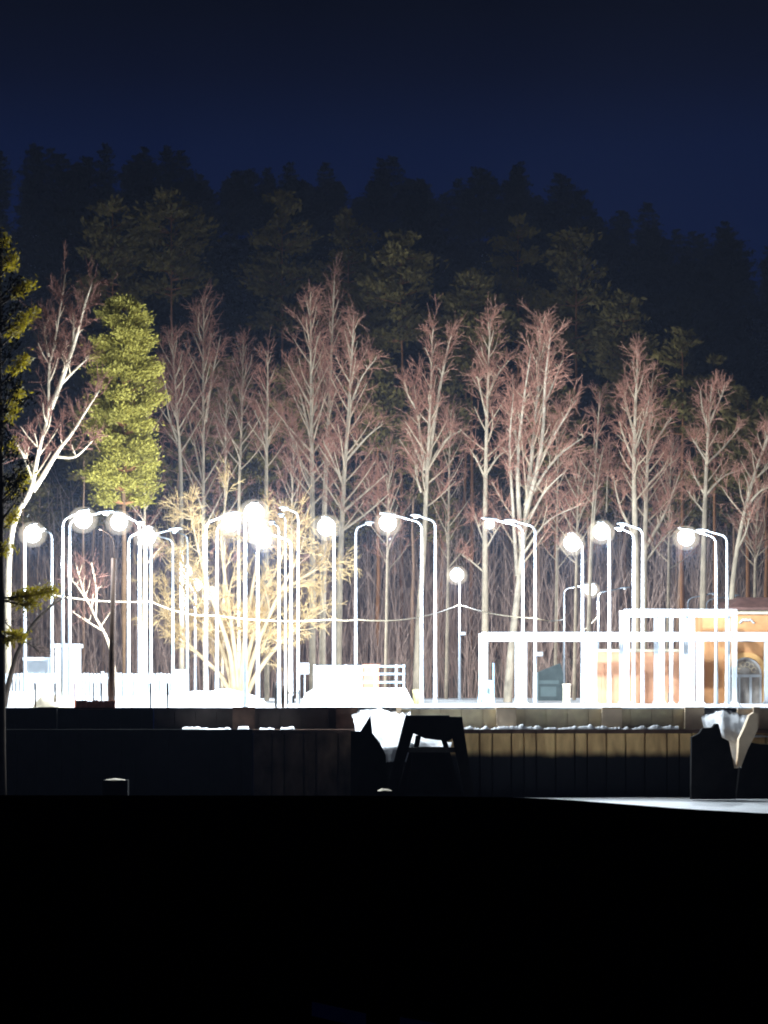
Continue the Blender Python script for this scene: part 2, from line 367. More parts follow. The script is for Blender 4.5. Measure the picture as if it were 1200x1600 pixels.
bare_tree('birch', 'white birch with long outstretched lower boughs, just right of the tallest birch', BG, 143, [(528, 1090), (531, 900), (537, 760), (546, 620), (553, 492)], .18,
          [([(535, 800), (570, 770), (605, 740)], .07), ([(533, 830), (575, 800), (610, 770)], .06), ([(540, 720), (575, 680), (600, 660)], .06), ([(537, 760), (520, 720), (505, 690)], .05), ([(545, 640), (565, 590), (588, 560)], .05)], 36, .36, 3.8, 7)
bare_tree('birch', 'birch with a twin forked top and crooked limbs to both sides, behind the long-armed lamp', BG, 142, [(650, 1090), (654, 980), (662, 860), (667, 740), (672, 640), (676, 505)], .18,
          [([(668, 735), (680, 650), (694, 570), (707, 515)], .11), ([(664, 735), (655, 670), (647, 600)], .09), ([(663, 735), (645, 690), (635, 665)], .08), ([(650, 640), (638, 620), (631, 600)], .05), ([(667, 735), (695, 690), (722, 672)], .08), ([(658, 770), (650, 740), (648, 690)], .05)], 24, .5, 3.0, 8)
bare_tree('birch', 'clean straight birch stem with a small crown, behind the smallest glowing lamp of the middle', BG, 140, [(758, 1092), (758, 950), (758, 800), (761, 640), (766, 498)], .19,
          [([(759, 750), (745, 720), (733, 700)], .05), ([(760, 740), (780, 712), (800, 702)], .05), ([(760, 650), (750, 610), (745, 590)], .06), ([(762, 620), (778, 585), (795, 565)], .06), ([(757, 895), (740, 880), (720, 866)], .04), ([(758, 850), (748, 825), (742, 800)], .04), ([(758, 860), (772, 835), (783, 818)], .04)], 22, .62, 2.6, 9)
bare_tree('birch', 'broad many-stemmed birch, the widest crown, on a leaning white trunk inside the pergola', BG, 137, [(793, 1094), (800, 1010), (812, 900), (826, 760), (838, 640), (846, 500)], .21,
          [([(822, 800), (845, 700), (850, 600), (858, 520)], .13), ([(815, 860), (808, 740), (815, 640), (826, 560)], .12), ([(826, 760), (860, 690), (900, 625)], .11), ([(820, 790), (865, 720), (915, 680)], .09), ([(818, 830), (850, 770), (885, 735)], .07),
           ([(808, 900), (800, 780), (795, 700), (800, 620)], .09), ([(836, 660), (860, 610), (880, 560)], .07), ([(840, 620), (848, 560), (866, 505)], .06), ([(815, 870), (855, 815), (915, 785)], .06), ([(812, 760), (806, 660), (803, 580)], .06)], 30, .42, 4.4, 10, bark='birch_white', dens=1.05)
bare_tree('birch', 'very thin pale birch with almost no boughs, between the widest birch and the twin birch', BG, 150, [(918, 1088), (922, 920), (929, 760), (937, 612)], .12, [([(926, 850), (932, 760), (940, 700)], .04), ([(948, 800), (951, 740), (956, 690)], .03)], 12, .55, 1.8, 11)
bare_tree('birch', 'tall sharp-tipped birch, the taller of two close parallel stems', BG, 139, [(993, 1092), (994, 900), (991, 760), (992, 650), (997, 545)], .19,
          [([(992, 840), (970, 790), (960, 740)], .07), ([(990, 720), (975, 680), (968, 650)], .06), ([(991, 680), (980, 640), (975, 610)], .06), ([(993, 700), (1008, 650), (1014, 620)], .05)], 26, .45, 2.4, 12)
bare_tree('birch', 'shorter of two close parallel birch stems, with a long bough curving outwards', BG, 141, [(1006, 1092), (1006, 930), (1009, 800), (1013, 700), (1021, 582)], .17,
          [([(1006, 860), (1040, 800), (1065, 735)], .09), ([(1007, 880), (1030, 850), (1060, 820)], .05), ([(1010, 760), (1040, 730), (1062, 715)], .06), ([(1012, 720), (1030, 680), (1048, 655)], .06), ([(1008, 770), (996, 745), (985, 735)], .04)], 22, .45, 2.8, 13)
bare_tree('birch', 'pale birch with few upswept boughs, between the twin birch and the roof', BG, 140, [(1099, 1092), (1099, 940), (1102, 800), (1106, 700), (1112, 600)], .18,
          [([(1102, 775), (1130, 745), (1155, 735)], .06), ([(1103, 775), (1085, 740), (1078, 720)], .05), ([(1104, 725), (1130, 700), (1160, 665)], .06), ([(1105, 720), (1090, 695), (1082, 680)], .05), ([(1101, 800), (1085, 780), (1074, 765)], .04), ([(1107, 670), (1098, 640), (1094, 610)], .04), ([(1108, 660), (1125, 625), (1133, 600)], .04)], 14, .6, 2.2, 14)
bare_tree('birch', 'leaning birch curving outwards above the dark roof', BG, 138, [(1138, 1092), (1142, 960), (1150, 870), (1168, 780), (1186, 720), (1203, 670)], .15,
          [([(1165, 795), (1185, 770), (1205, 760)], .07), ([(1178, 750), (1195, 735), (1212, 720)], .05), ([(1152, 860), (1165, 830), (1170, 800)], .05)], 16, .5, 2.6, 15)
bare_tree('birch', 'crooked white birch with several bent stems, between the black pine and the yellow-green pine', BG, 119, [(13, 1100), (13, 1000), (15, 880), (24, 815), (50, 768), (58, 730), (66, 695), (78, 645), (79, 580), (90, 527), (105, 432)], .13,
          [([(53, 768), (71, 742), (94, 705), (115, 680), (138, 645), (160, 613)], .11), ([(81, 640), (97, 603), (123, 530), (136, 485), (150, 448)], .12), ([(97, 603), (120, 580), (142, 560)], .06), ([(52, 750), (40, 715), (26, 690)], .05), ([(79, 560), (71, 519), (79, 498)], .05), ([(115, 545), (117, 515), (116, 490)], .05), ([(100, 590), (105, 560), (108, 535)], .04), ([(90, 715), (120, 715), (148, 690)], .05)], 18, .45, 2.2, 16, bark='birch', dens=1.25, twr=.012, bough='bough', tw='twig_dull')
bare_tree('sapling', 'thin leaning pale sapling, just behind the dark unlit lamp post', None, 123, [(186, 1097), (172, 1010), (150, 965), (131, 925), (118, 880)], .06, [([(150, 965), (152, 925), (146, 880)], .03), ([(160, 985), (135, 970), (112, 955)], .03), ([(140, 945), (120, 915), (105, 900)], .03)], 10, .4, 1.6, 17, bark='bough', tw='twig_dull', twr=.010, dens=.35)
bare_tree('sapling', 'slim dark sapling bowed over beside the black pine trunk', None, 110.6, [(6, 1102), (14, 1060), (26, 1020), (48, 978), (80, 945), (106, 930)], .11, [([(30, 1010), (18, 985), (2, 968)], .035), ([(34, 1002), (50, 1010), (62, 1022)], .02)], 6, .5, 0.9, 18, bark='dark_bark', tw='dark_bark', twr=.008, dens=.6, bough='dark_bark')
for k, (px, top, Y, lab) in enumerate([(455, 690, 165, 'small faint birch in the dusk between the lamp cluster and the straight white birch'), (605, 700, 168, 'faint young birch standing just above the long-armed lamp globe'),
                                  (870, 640, 170, 'faint thin birch half hidden by the widest birch crown'), (700, 640, 172, 'faint reddish birch between the twin-topped birch and the straight birch'),
                                  (1045, 690, 166, 'faint young birch between the twin stems and the pale birch'), (225, 600, 165, 'faint reddish birch partly behind the yellow-green pine'), (350, 600, 172, 'faint bushy birch showing above the glow of the lamp cluster'), (1180, 760, 160, 'faint birch standing behind the dark roof'), (900, 720, 158, 'thin pale birch beside the pair of short lamps')]):
    bare_tree('birch', lab, BG, Y, [(px - 3, 1087), (px, 900), (px + 2, top + 90), (px + 5, top)], .09, [], 26, .35, 3.8, 40 + k, bark='bough', dens=.9, twr=.014)
# the many-stemmed willow in the middle of the lamps
def willow():
    Y = 131; rng = np.random.RandomState(77); b = P(372, 1098, Y); b[2] = 0
    root = thing('willow', 'wide bare many-stemmed willow glowing yellow among the lamps', 'tree', tuple(b))
    bm, bo, tm = MB(), MB(), MB(); bl = []
    stems = [[(366, 1098), (352, 1020), (318, 930), (285, 850), (255, 770)], [(368, 1098), (358, 1000), (330, 900), (310, 810), (300, 745)], [(372, 1098), (366, 1000), (352, 880), (345, 790), (352, 735)],
             [(374, 1098), (380, 1000), (392, 900), (402, 820), (398, 750)], [(378, 1098), (395, 1020), (425, 930), (455, 860), (480, 800)], [(380, 1098), (404, 1040), (445, 980), (485, 945), (512, 925)],
             [(364, 1098), (345, 1050), (300, 1000), (262, 950), (240, 905)], [(376, 1098), (386, 1020), (412, 900), (440, 830), (440, 770)], [(370, 1098), (362, 1040), (335, 980), (290, 900), (240, 820)], [(376, 1098), (400, 1000), (440, 900), (500, 850), (520, 840)]]
    for st in stems:
        p = np.array([P(x, 1098 - (1098 - y) * .86, Y) - b for x, y in st]); p[:, 1] = rng.uniform(-2.6, 2.6) * np.linspace(0, 1, len(p)) ** 1.2
        q = resample(p, 14); bm.tube(q, .13 * (1 - np.linspace(0, 1, 14)) ** .8 + .02, 7)
        for k in range(17):
            f = rng.uniform(.25, 1) * 12.9; i = int(f); o = q[i] + (q[min(i + 1, 13)] - q[i]) * (f - i); d = unit(q[min(i + 1, 13)] - q[i] + rng.normal(0, .45, 3) * .5)
            d = unit(d + rng.normal(0, .6, 3)); l = rng.uniform(.45, 1.5)
            c = np.array([o + d * l * u + np.array([0, 0, .25 * l * u * u]) for u in np.linspace(0, 1, 5)])
            bo.tube(c, np.linspace(.035, .012, 5), 4, False); bl.append((c, .03))
    dress(rng, bl, bo, tm, .012, 1.5, 0.16, .85)
    bm.build('trunk', M['willow_bark'], root, True); build2('crown', [(bo, M['willow_bark']), (tm, M['willow_twig'])], root)
willow()

def conifer_mesh(rng, H, base, W, prof, whorls, per, faces, size, lift=0.15, droop=0.0, clump=0.35, inner=0.35):
    """needle sprays clumped along whorled branches"""
    nd, br = MB(), MB(); C, D, Wd = [], [], []
    for k in range(whorls):
        t = (k + rng.uniform(0, .9)) / whorls; h = base + (H - base) * t; R = W * prof(t)
        n = max(2, int(per * (0.6 + 0.4 * prof(t)) + rng.uniform(-.5, .8)))
        for j in range(n):
            az = rng.uniform(0, 6.28); l = R * rng.uniform(.55, 1.18); d = np.array([math.cos(az), math.sin(az), lift - droop * (1 - t) + rng.normal(0, .12)])
            o = np.array([0, 0, h]); e = o + d * l; br.segs([o], [o + d * l * .85], .05 * (1.2 - t) + .01, .012)
            m = max(3, int(faces * (.35 + l / (W + 1e-6))))
            u = inner + (1 - inner) * rng.power(1.6, m)
            c = o + d * l * u[:, None] + rng.normal(0, 1, (m, 3)) * np.array([clump, clump, clump * .55]) * (0.35 + .65 * l / W)
            dr = d + rng.normal(0, .75, (m, 3)) + np.array([0, 0, .35]); dr /= np.linalg.norm(dr, axis=1, keepdims=True)
            pw = np.cross(dr, rng.normal(0, 1, (m, 3))); pw /= np.linalg.norm(pw, axis=1, keepdims=True)
            s = size * rng.uniform(.55, 1.25, (m, 1))
            C.append(c); D.append(dr * s); Wd.append(pw * s * .42)
    nd.leaves(np.concatenate(C), np.concatenate(D), np.concatenate(Wd))
    return nd, br
def trunk_mb(H, r, rng, lean=0.0, cut=0.97):
    m = MB(); z = np.linspace(-.3, H * cut, 9); p = np.stack([lean * (z / H) ** 1.5 * H + rng.normal(0, .04, 9), rng.normal(0, .05, 9), z], 1); p[:2, :2] *= .2
    m.tube(p, r * (1 - .9 * np.linspace(0, 1, 9)) + .015, 8); return m

rng = np.random.RandomState(5)
# the rounded yellow-green pine
r0 = thing('pine', 'rounded yellow-green pine with dense upright tufts, lit by the lamps', 'tree', (X(193, 128), 128, 0))
Hh = Z(458, 128)
nd, br = conifer_mesh(rng, Hh - .3, Z(790, 128), 1.55, lambda t: math.sin((t * .69 + .295) * math.pi) ** .42, 25, 8, 235, .095, .45, 0.2, .27, .5)
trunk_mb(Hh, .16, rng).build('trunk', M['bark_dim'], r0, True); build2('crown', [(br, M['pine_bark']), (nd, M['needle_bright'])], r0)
# the black pine at the edge, close to the camera side of the lamps
Yb = 102.0; r0 = thing('pine', 'black pine trunk at the picture edge with a few needle tufts painted yellow as if lit', 'tree', (X(2, Yb), Yb, -.1))
tm = MB(); zz = np.linspace(-3.8, Z(352, Yb), 10); tm.tube(np.stack([np.linspace(0, -.05, 10) + rng.normal(0, .02, 10), np.zeros(10), zz], 1), np.linspace(.2, .05, 10), 9)
tm.build('trunk', M['dark_bark'], r0, True)
nd, br = MB(), MB()
C, D, Wd = [], [], []
rb = random.Random(8)
BLK = [(rb.uniform(-60, 58) * (.35 + .65 * min(1, (yy - 360) / 120)), yy + rb.uniform(-20, 5), yy + rb.uniform(15, 45), rb.uniform(-1.6, -.2), 75) for yy in np.linspace(375, 770, 46)]
for (ex, ey, l0, depth, n) in [(50, 445, 470, -.3, 260), (35, 500, 540, .4, 240), (42, 560, 600, -.2, 260), (30, 610, 650, .5, 220), (55, 480, 520, .6, 150), (-30, 480, 520, 0, 200), (-40, 560, 600, .3, 200), (20, 400, 430, .2, 200), (8, 372, 395, -.1, 120), (-25, 420, 450, .4, 200), (44, 740, 790, .2, 200), (30, 690, 720, -.5, 70),
                               (84, 922, 935, .3, 420), (60, 945, 938, -.2, 260), (40, 928, 940, .5, 260), (38, 995, 985, .1, 200), (18, 1002, 990, -.3, 160), (24, 800, 830, .4, 160), (14, 850, 870, -.2, 120), (28, 640, 670, -.7, 130), (-30, 680, 720, 0, 160)] + BLK:
    o = np.array([0, 0, Z(l0, Yb) + .1]); e = np.array([X(ex, Yb) - X(2, Yb), depth, Z(ey, Yb) + .1])
    br.tube(np.array([o, o + (e - o) * .5 + np.array([0, 0, -.06]), e]), [.05, .03, .01], 5, False)
    u = .38 + .62 * rng.power(1.3, n); c = o + (e - o) * u[:, None] + rng.normal(0, 1, (n, 3)) * np.array([.15, .2, .12])
    dr = unit(e - o) * .6 + rng.normal(0, .7, (n, 3)) + np.array([0, 0, .3]); dr /= np.linalg.norm(dr, axis=1, keepdims=True)
    pw = np.cross(dr, rng.normal(0, 1, (n, 3))); pw /= np.linalg.norm(pw, axis=1, keepdims=True); s = .10 * rng.uniform(.6, 1.3, (n, 1))
    C.append(c); D.append(dr * s); Wd.append(pw * s * .35)
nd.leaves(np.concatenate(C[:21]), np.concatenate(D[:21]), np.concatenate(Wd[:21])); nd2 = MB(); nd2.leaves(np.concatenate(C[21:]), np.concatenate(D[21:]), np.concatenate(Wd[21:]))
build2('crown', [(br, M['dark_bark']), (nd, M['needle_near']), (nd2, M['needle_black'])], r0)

# red-trunked pines behind the birches
PG = 'tall pines at the edge of the forest'
for k, (px, top, Y, cb, Wm, lean, lab) in enumerate([
        (627, 365, 188, 545, 2.4, .0, 'tall pine with olive tufted crown between the white birch and the twin-topped birch'),
        (737, 425, 186, 590, 2.2, .0, 'pine with an orange stem just beside the clean straight birch'),
        (724, 470, 192, 610, 1.8, .01, 'second slimmer orange pine stem close beside the straight birch'),
        (1066, 515, 172, 690, 2.6, .0, 'wide flat-topped pine with open tiers, between the twin stems and the pale birch'),
        (1168, 600, 170, 760, 2.6, .0, 'orange-stemmed pine above the dark roof with drooping tiers'),
        (1118, 560, 176, 760, 2.2, .0, 'pine with brownish tiers directly behind the pale birch'),
        (575, 420, 194, 600, 1.9, .0, 'narrow dim pine directly above the white birch crown'),
        (900, 350, 196, 560, 2.6, .0, 'tall dim pine above the thin pale birch'),
        (975, 460, 190, 640, 2.1, .0, 'dim green pine behind the sharp-tipped birch'),
        (545, 330, 205, 520, 2.2, .0, 'faint tall pine above the tallest birch tip'),
        (440, 300, 205, 520, 2.6, .0, 'faint broad pine high above the brightest pair of lamps'),
        (268, 298, 205, 470, 2.9, .0, 'faint broad-crowned pine high above the yellow-green pine'),
        (175, 312, 205, 480, 2.5, .0, 'faint pine crown above the crooked white birch'),
        (810, 340, 200, 560, 2.0, .0, 'faint slender pine above the widest birch'),
        (590, 560, 180, 700, 1.6, .0, 'thin orange pine stem beside the long lower boughs of the white birch'),
        (690, 600, 184, 720, 1.7, .0, 'thin pine stem seen through the twin-topped birch'),
        (870, 600, 183, 720, 1.8, .0, 'thin dark pine stem behind the widest birch'),
        (468, 560, 182, 700, 1.7, .0, 'thin dim pine stem behind the straight white birch'),
        (1198, 625, 168, 770, 2.0, .0, 'green-tipped pine at the picture edge above the dark roof'),
        (355, 560, 184, 720, 1.8, .0, 'thin dim pine stem behind the willow')]):
    rr = np.random.RandomState(200 + k); b = np.array([X(px, Y), Y, 0.0]); b[2] = 0 if Y < 192 else float(hill_z(b[0], Y))
    H = Z(top, Y) - b[2]
    t = thing('pine', lab, 'tree', tuple(b), PG)
    tiers = k in (3, 4, 5)
    nd, br = conifer_mesh(rr, H, Z(cb, Y) - b[2], Wm, (lambda q: (1 - q) ** .6 * .9 + .12) if tiers else (lambda q: (math.sin(min(1, .22 + q * .78) * math.pi) ** .7) * .95 + .08), 11 if tiers else 15, 5, 50 if tiers else 42, .27, .12 if tiers else .35, .15, .38 if tiers else .42, .4)
    trunk_mb(H, .19, rr, lean).build('trunk', M['pine_bark'], t, True); build2('crown', [(br, M['pine_bark']), (nd, M['needle_pine'])], t)

# slender trunks of the forest edge, seen between the birches
rr = np.random.RandomState(71); slim = []
for k in range(4):
    r2 = np.random.RandomState(500 + k); H = 15.0 + k
    nd, br = conifer_mesh(r2, H, H * .72, 1.25, lambda q: (math.sin(min(1, .25 + q * .75) * math.pi) ** .7) * .9 + .08, 8, 4, 26, .24, .3, .15, .32, .35)
    t = thing('young_pine', 'slender brown-trunked pine standing in the forest edge between the birches', 'tree', (0, 0, 0), 'slender trunks of the forest edge')
    a_ = trunk_mb(H, .135, r2, .0).build('trunk', M['brown_trunk'], t, True); b_ = build2('crown', [(br, M['brown_trunk']), (nd, M['needle_pine'])], t); slim.append((t, a_, b_))
for k in range(64):
    t, a_, b_ = slim[k % 4]
    if k >= 4:
        c = t.copy(); COL.objects.link(c)
        for ch in (a_, b_): d = ch.copy(); COL.objects.link(d); d.parent = c
        t = c
    y = rr.uniform(180, 206); px = -10 + k * 19.2 + rr.uniform(-9, 9); x = X(px, y)
    t.location = (x, y, float(hill_z(np.array(x), np.array(y))) if y > 192 else 0); t.rotation_euler = (rr.normal(0, .012), rr.normal(0, .018), rr.uniform(0, 6.28)); t.scale = (rr.uniform(.8, 1.2),) * 2 + (rr.uniform(.75, 1.15),)

# conifers on the hillside: seven shapes copied one by one
protos = []
for k in range(8):
    rr = np.random.RandomState(300 + k); H = [17, 19, 21, 18, 16, 20, 22, 18][k]
    if k % 2: nd, br = conifer_mesh(rr, H, H * .12, 2.6, lambda q: (1 - q) ** .85 * .95 + .05, 24, 7, 15, .42, .05, .35, .42, .2)
    else: nd, br = conifer_mesh(rr, H, H * .30, 3.0, lambda q: (math.sin(min(1, .2 + q * .8) * math.pi) ** .65) * .95 + .07, 18, 8, 17, .42, .35, .1, .5, .2)
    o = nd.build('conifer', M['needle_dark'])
    tr = trunk_mb(H, .2, rr, cut=.9).build('trunk', M['dark_bark'], o, True)
    protos.append((o, tr, H))
used = set(); rr = np.random.RandomState(9); cnt = 0
rows = [207, 217, 228, 240, 253, 268, 284, 302, 321, 341, 360, 377, 390, 402]
for ri, Yr in enumerate(rows):
    half = 600 / F * Yr + 4; step = 6.2 if ri < 9 else 4.6 if ri < 11 else 3.0
    n = int(2 * half / step)
    for j in range(n):
        x = -half + (j + .5 + rr.uniform(-.42, .42)) * step; y = Yr + rr.uniform(-5, 5); k = rr.choice([0, 2, 4, 6]) if ri >= 10 else rr.choice([0, 2, 4, 6, 0, 2, 4, 1, 5])
        o, tr, H = protos[k]
        zz = float(hill_z(np.array(x), np.array(y)))
        if k not in used: used.add(k); c, ct = o, tr
        else:
            c = o.copy(); COL.objects.link(c); ct = tr.copy(); COL.objects.link(ct); ct.parent = c
        s = rr.uniform(.5, .64) if ri >= 11 else rr.uniform(.68, .95) if ri >= 8 else rr.uniform(.9, 1.2)
        c.location = (x, y, zz); c.rotation_euler = (0, 0, rr.uniform(0, 6.28)); c.scale = (s * rr.uniform(.9, 1.15), s, s)
        if ri >= 12: tag(c, 'black conifer in the ridge row, silhouetted on the navy sky', 'tree', 'conifers along the ridge')
        elif ri >= 6: tag(c, 'dark conifer massed on the upper hillside below the ridge row', 'tree', 'conifers of the upper hillside')
        else: tag(c, 'dim grey-green conifer on the lower hillside above the birch tops', 'tree', 'conifers of the lower hillside')
        cnt += 1
for k in range(8):
    if k not in used: [bpy.data.objects.remove(o) for o in protos[k][:2]]

# leafless undergrowth between the trunks at the foot of the hill, coloured pale to imitate lamp glow
rr = np.random.RandomState(61); n = 4200; m = MB()
bx = rr.uniform(-32, 34, n); by = rr.uniform(177, 204, n); bz = np.where(by > 192, hill_z(bx, by), 0.0); hh = np.minimum(rr.gamma(4.2, 1.75, n), 12.5) * np.where(by < 182, .8, 1.15)
a = np.stack([bx, by, bz - .1], 1); tip = a + np.stack([rr.normal(0, .10, n) * hh, rr.normal(0, .10, n) * hh, hh], 1); mid = (a + tip) / 2 + rr.normal(0, .10, (n, 3))
th = .016 + .0022 * hh
m.segs(a, mid, th, th * .7); m.segs(mid, tip, th * .7, .008)
for q in range(8):
    u = rr.uniform(.2, 1, n)[:, None]; s0 = np.where(u < .5, a + (mid - a) * u * 2, mid + (tip - mid) * (u * 2 - 1)); az = rr.uniform(0, 6.28, n); l = hh * rr.uniform(.1, .28, n)
    m.segs(s0, s0 + np.stack([np.cos(az) * l * .5, np.sin(az) * l * .5, l * .8], 1), .015, .007)
tag(m.build('undergrowth', M['brush']), 'undergrowth coloured pale for lamp glow, between the trunks at the foot of the forest', None, None, 'stuff')

# ------------------------------------------------------------------ street lamps
def street_lamp(label, pole, Y, head, lit=True, power=1.0, r=.078, dy=None, group='street lamps on the plaza', extra=None, short=1.0, big=.64):
    hx, hy = head
    bx = X(pole, Y); zh = Z(hy, Y)
    dxa = (hx - pole) / F * Y
    if dy is None: dy = (-1 if lit else 1) * math.sqrt(max(0.04, (1.5 * short) ** 2 - dxa * dxa)) if abs(dxa) < 1.5 * short else 0.0
    hd = np.array([(hx - 600) / F * (Y + dy) - bx, dy, Z(hy, Y + dy)])
    root = thing('street_lamp', label, 'street lamp', (bx, Y, 0), group)
    zb = hd[2] - .55 * short
    m = MB(); m.tube(np.array([(0, 0, -.05), (0, 0, .02), (0, 0, 1.4), (0, 0, 1.45), (0, 0, zb)]), [r * 1.25, r * 1.2, r * 1.12, r, r * .6], 10)
    m.box(-r * 2, r * 2, -r * 2, r * 2, 0.0, .05)
    m.build('pole', M['pole'], root, True)
    hv = np.array([hd[0], hd[1], 0]); ln = np.linalg.norm(hv); hv = hv / ln
    arc = [(0, 0, zb - .02)] + [tuple(hv * (.45 * short * (1 - math.cos(a))) + np.array([0, 0, zb + .38 * short * math.sin(a)])) for a in np.linspace(.25, 1.45, 6)]
    arc.append(tuple(hv * (ln - .25) + np.array([0, 0, hd[2] + .03])))
    m = MB(); m.tube(np.array(arc), r * .52, 8); m.build('arm', M['pole'], root, True)
    # luminaire: tapered shell along the arm
    m = MB(); u = np.array([-.34, -.28, 0, .25, .36]); wd = np.array([.05, .09, .15, .14, .06]); ht = np.array([.04, .06, .09, .07, .03]); ring = 10
    side = np.array([-hv[1], hv[0], 0]); vs = []
    for a, b_, c in zip(u, wd, ht):
        for q in range(ring):
            t = 2 * np.pi * q / ring; zz_ = math.sin(t) * c
            vs.append(hv * (ln + a) + side * math.cos(t) * b_ + np.array([0, 0, hd[2] + .06 + (zz_ if zz_ > 0 else zz_ * .4) + a * .08]))
    quads = [(i * ring + j, i * ring + (j + 1) % ring, (i + 1) * ring + (j + 1) % ring, (i + 1) * ring + j) for i in range(4) for j in range(ring)]
    m.add(vs, quads, polys=[list(range(ring))[::-1], list(range(4 * ring, 5 * ring))]); hdo = m.build('head', M['pole'], root, True)
    m = MB(); c0 = hv * ln + np.array([0, 0, hd[2] + .02]); vs = []; rr_ = big if lit else .12; nlat = 7
    for i in range(nlat):
        ph = math.pi * i / (nlat - 1); 
        for q in range(14):
            t = 2 * np.pi * q / 14; vs.append(c0 + np.array([math.sin(ph) * math.cos(t) * rr_, math.sin(ph) * math.sin(t) * rr_, -rr_ * .55 + math.cos(ph) * rr_ * .9 if lit else math.cos(ph) * .05 - .03]))
    quads = [(i * 14 + j, i * 14 + (j + 1) % 14, (i + 1) * 14 + (j + 1) % 14, (i + 1) * 14 + j) for i in range(nlat - 1) for j in range(14)]
    m.add(vs, quads); outward(m.build('lens', M['halo'] if lit else M['lens_off'], hdo, True))  # lit lamps get the added bloom sphere here instead of a real lens
    if lit:
        m = MB(); cb = c0 + np.array([0, 0, -rr_ * .5]); rb_ = rr_ * .58
        m.add([cb + rb_ * np.array([math.sin(math.pi * i / 8) * math.cos(2 * math.pi * q / 12), math.sin(math.pi * i / 8) * math.sin(2 * math.pi * q / 12), math.cos(math.pi * i / 8)]) for i in range(9) for q in range(12)],
              [(i * 12 + q, (i + 1) * 12 + q, (i + 1) * 12 + (q + 1) % 12, i * 12 + (q + 1) % 12) for i in range(8) for q in range(12)]); m.build('bulb', M['bulb'], hdo, True)
    if lit:
        l = bpy.data.lights.new('lamp_light', 'POINT'); l.energy = PW * power; l.color = LAMP_COL; l.shadow_soft_size = .12
        o = bpy.data.objects.new('lamp_light', l); COL.objects.link(o); o.parent = root; o.location = tuple(c0 + np.array([0, 0, -rr_ * 1.0 - .22]))
    if extra: extra(root, zb)
    return root
PW = 2700.0
def floodlight(z, sx):
    def f(root, zb):
        m = MB(); m.box(.02 * sx, .34 * sx, -.10, .10, z - .09, z + .09) if sx > 0 else m.box(.34 * sx, .02 * sx, -.10, .10, z - .09, z + .09)
        m.build('floodlight', M['pole'], root)
    return f
SL = street_lamp
SL('lit lamp nearest the black pine, its pole crossing the pine branch', 39, 115, (51, 823))
SL('unlit lamp with its head turned back towards the lamp beside the black pine', 81, 118, (66, 829), False)
SL('lit lamp whose arm reaches out to the first large globe above the white kiosk', 98, 111, (130, 800), True, 1.1)
SL('unlit lamp above the white kiosk, its long arm reaching towards the dark post', 109, 112, (165, 803), False)
SL('lit lamp with its globe just above the tip of the dark unlit post', 218, 118, (186, 805))
SL('lit lamp, first of the four close poles, with its arm under its own globe', 201, 119, (230, 828))
SL('unlit lamp in the middle of the four close poles', 228, 116, (221, 819), False, r=.075)
SL('unlit lamp of the four close poles turned to face the willow', 236, 121, (274, 829), False, r=.07)
SL('lamp pole with a curved arm directed back at the four close poles', 270, 124, (240, 838), False, r=.075)
SL('unlit slender lamp whose bent arm leans over the willow edge', 293, 128, (272, 832), False, r=.07)
SL('small distant lit lamp, highest of the three low lamps in front of the willow', 292, 158, (290, 885), True, 1.3, r=.08)
SL('small distant lit lamp in the middle of the three low lamps by the willow', 305, 163, (306, 906), True, 1.3, r=.08)
SL('small distant lit lamp, lowest of the three low lamps by the willow', 338, 166, (331, 920), True, 1.4, r=.08)
SL('lit lamp whose globe hangs just beside the brightest pair', 322, 115, (361, 805), True, 1.5)
SL('unlit plain lamp pole in front of the willow with its head behind a glowing globe', 339, 121, (368, 815), False, r=.08)
SL('brightest highest globe of the lamp cluster over the willow', 383, 111, (397, 789), True, 1.9, big=.70)
SL('bright globe directly under the highest one of the cluster', 403, 113, (404, 818), True, 1.7, big=.66)
SL('glowing globe lowest in the bright cluster with its arm from the four thin poles', 455, 120, (411, 834), True, 1.6, big=.62)
SL('first of the four thin poles beside the willow, unlit, its arm towards the bright cluster', 436, 122, (425, 818), False, r=.08)
SL('thin unlit lamp pole with a short straight arm among the four thin poles', 446, 124, (440, 806), False, r=.06, short=.6)
SL('last of the four thin poles, with an upturned white unlit head', 466, 117, (444, 796), False, r=.065)
SL('lit lamp with a short arm standing in front of the tallest birch', 522, 114, (510, 812))
SL('unlit lamp with a short upturned arm behind the railing', 556, 121, (577, 819), False)
SL('lit lamp with the longest arm, its globe far out from the pole', 659, 117, (606, 806))
SL('unlit lamp directly beside the long-armed lamp', 680, 119, (650, 808), False)
SL('smaller lit lamp facing straight on, standing alone in the middle', 718, 152, (714, 890), True, .8, extra=lambda root, zb: floodlight(Z(990, 152), 1)(root, zb))
SL('lit lamp with its small globe against the clean straight birch', 817, 118, (765, 813), True, .8, big=.36)
SL('unlit lamp at the pergola with its head lying over the arm of the lit one', 836, 119, (798, 816), False, extra=lambda root, zb: floodlight(Z(1022, 119), 1)(root, zb))
SL('lit lamp above the long pergola with a globe beside the thin pale birch', 910, 122, (894, 838))
SL('lit lamp with the largest globe above the long pergola', 952, 120, (940, 820), True, 1.4)
SL('short distant lit lamp with its arm spread towards the pole of its neighbour', 881, 172, (923, 914), True, .8)
SL('short distant unlit lamp with its arm spread the other way, beside the twin birch', 935, 172, (977, 920), False)
SL('unlit lamp before the twin birch with its head turned to the largest globe', 990, 119, (968, 828), False)
SL('second unlit lamp in front of the twin birch, its arm just above the other', 1004, 121, (973, 821), False)
SL('lit lamp nearest the orange building with a globe before the pale birch', 1119, 119, (1072, 829), True, 1.7)
SL('unlit lamp at the corner of the dark roof beside the lit one', 1136, 121, (1098, 831), False)
SL('short distant unlit lamp peeping over the tall white frame', 1075, 174, (1115, 929), False)
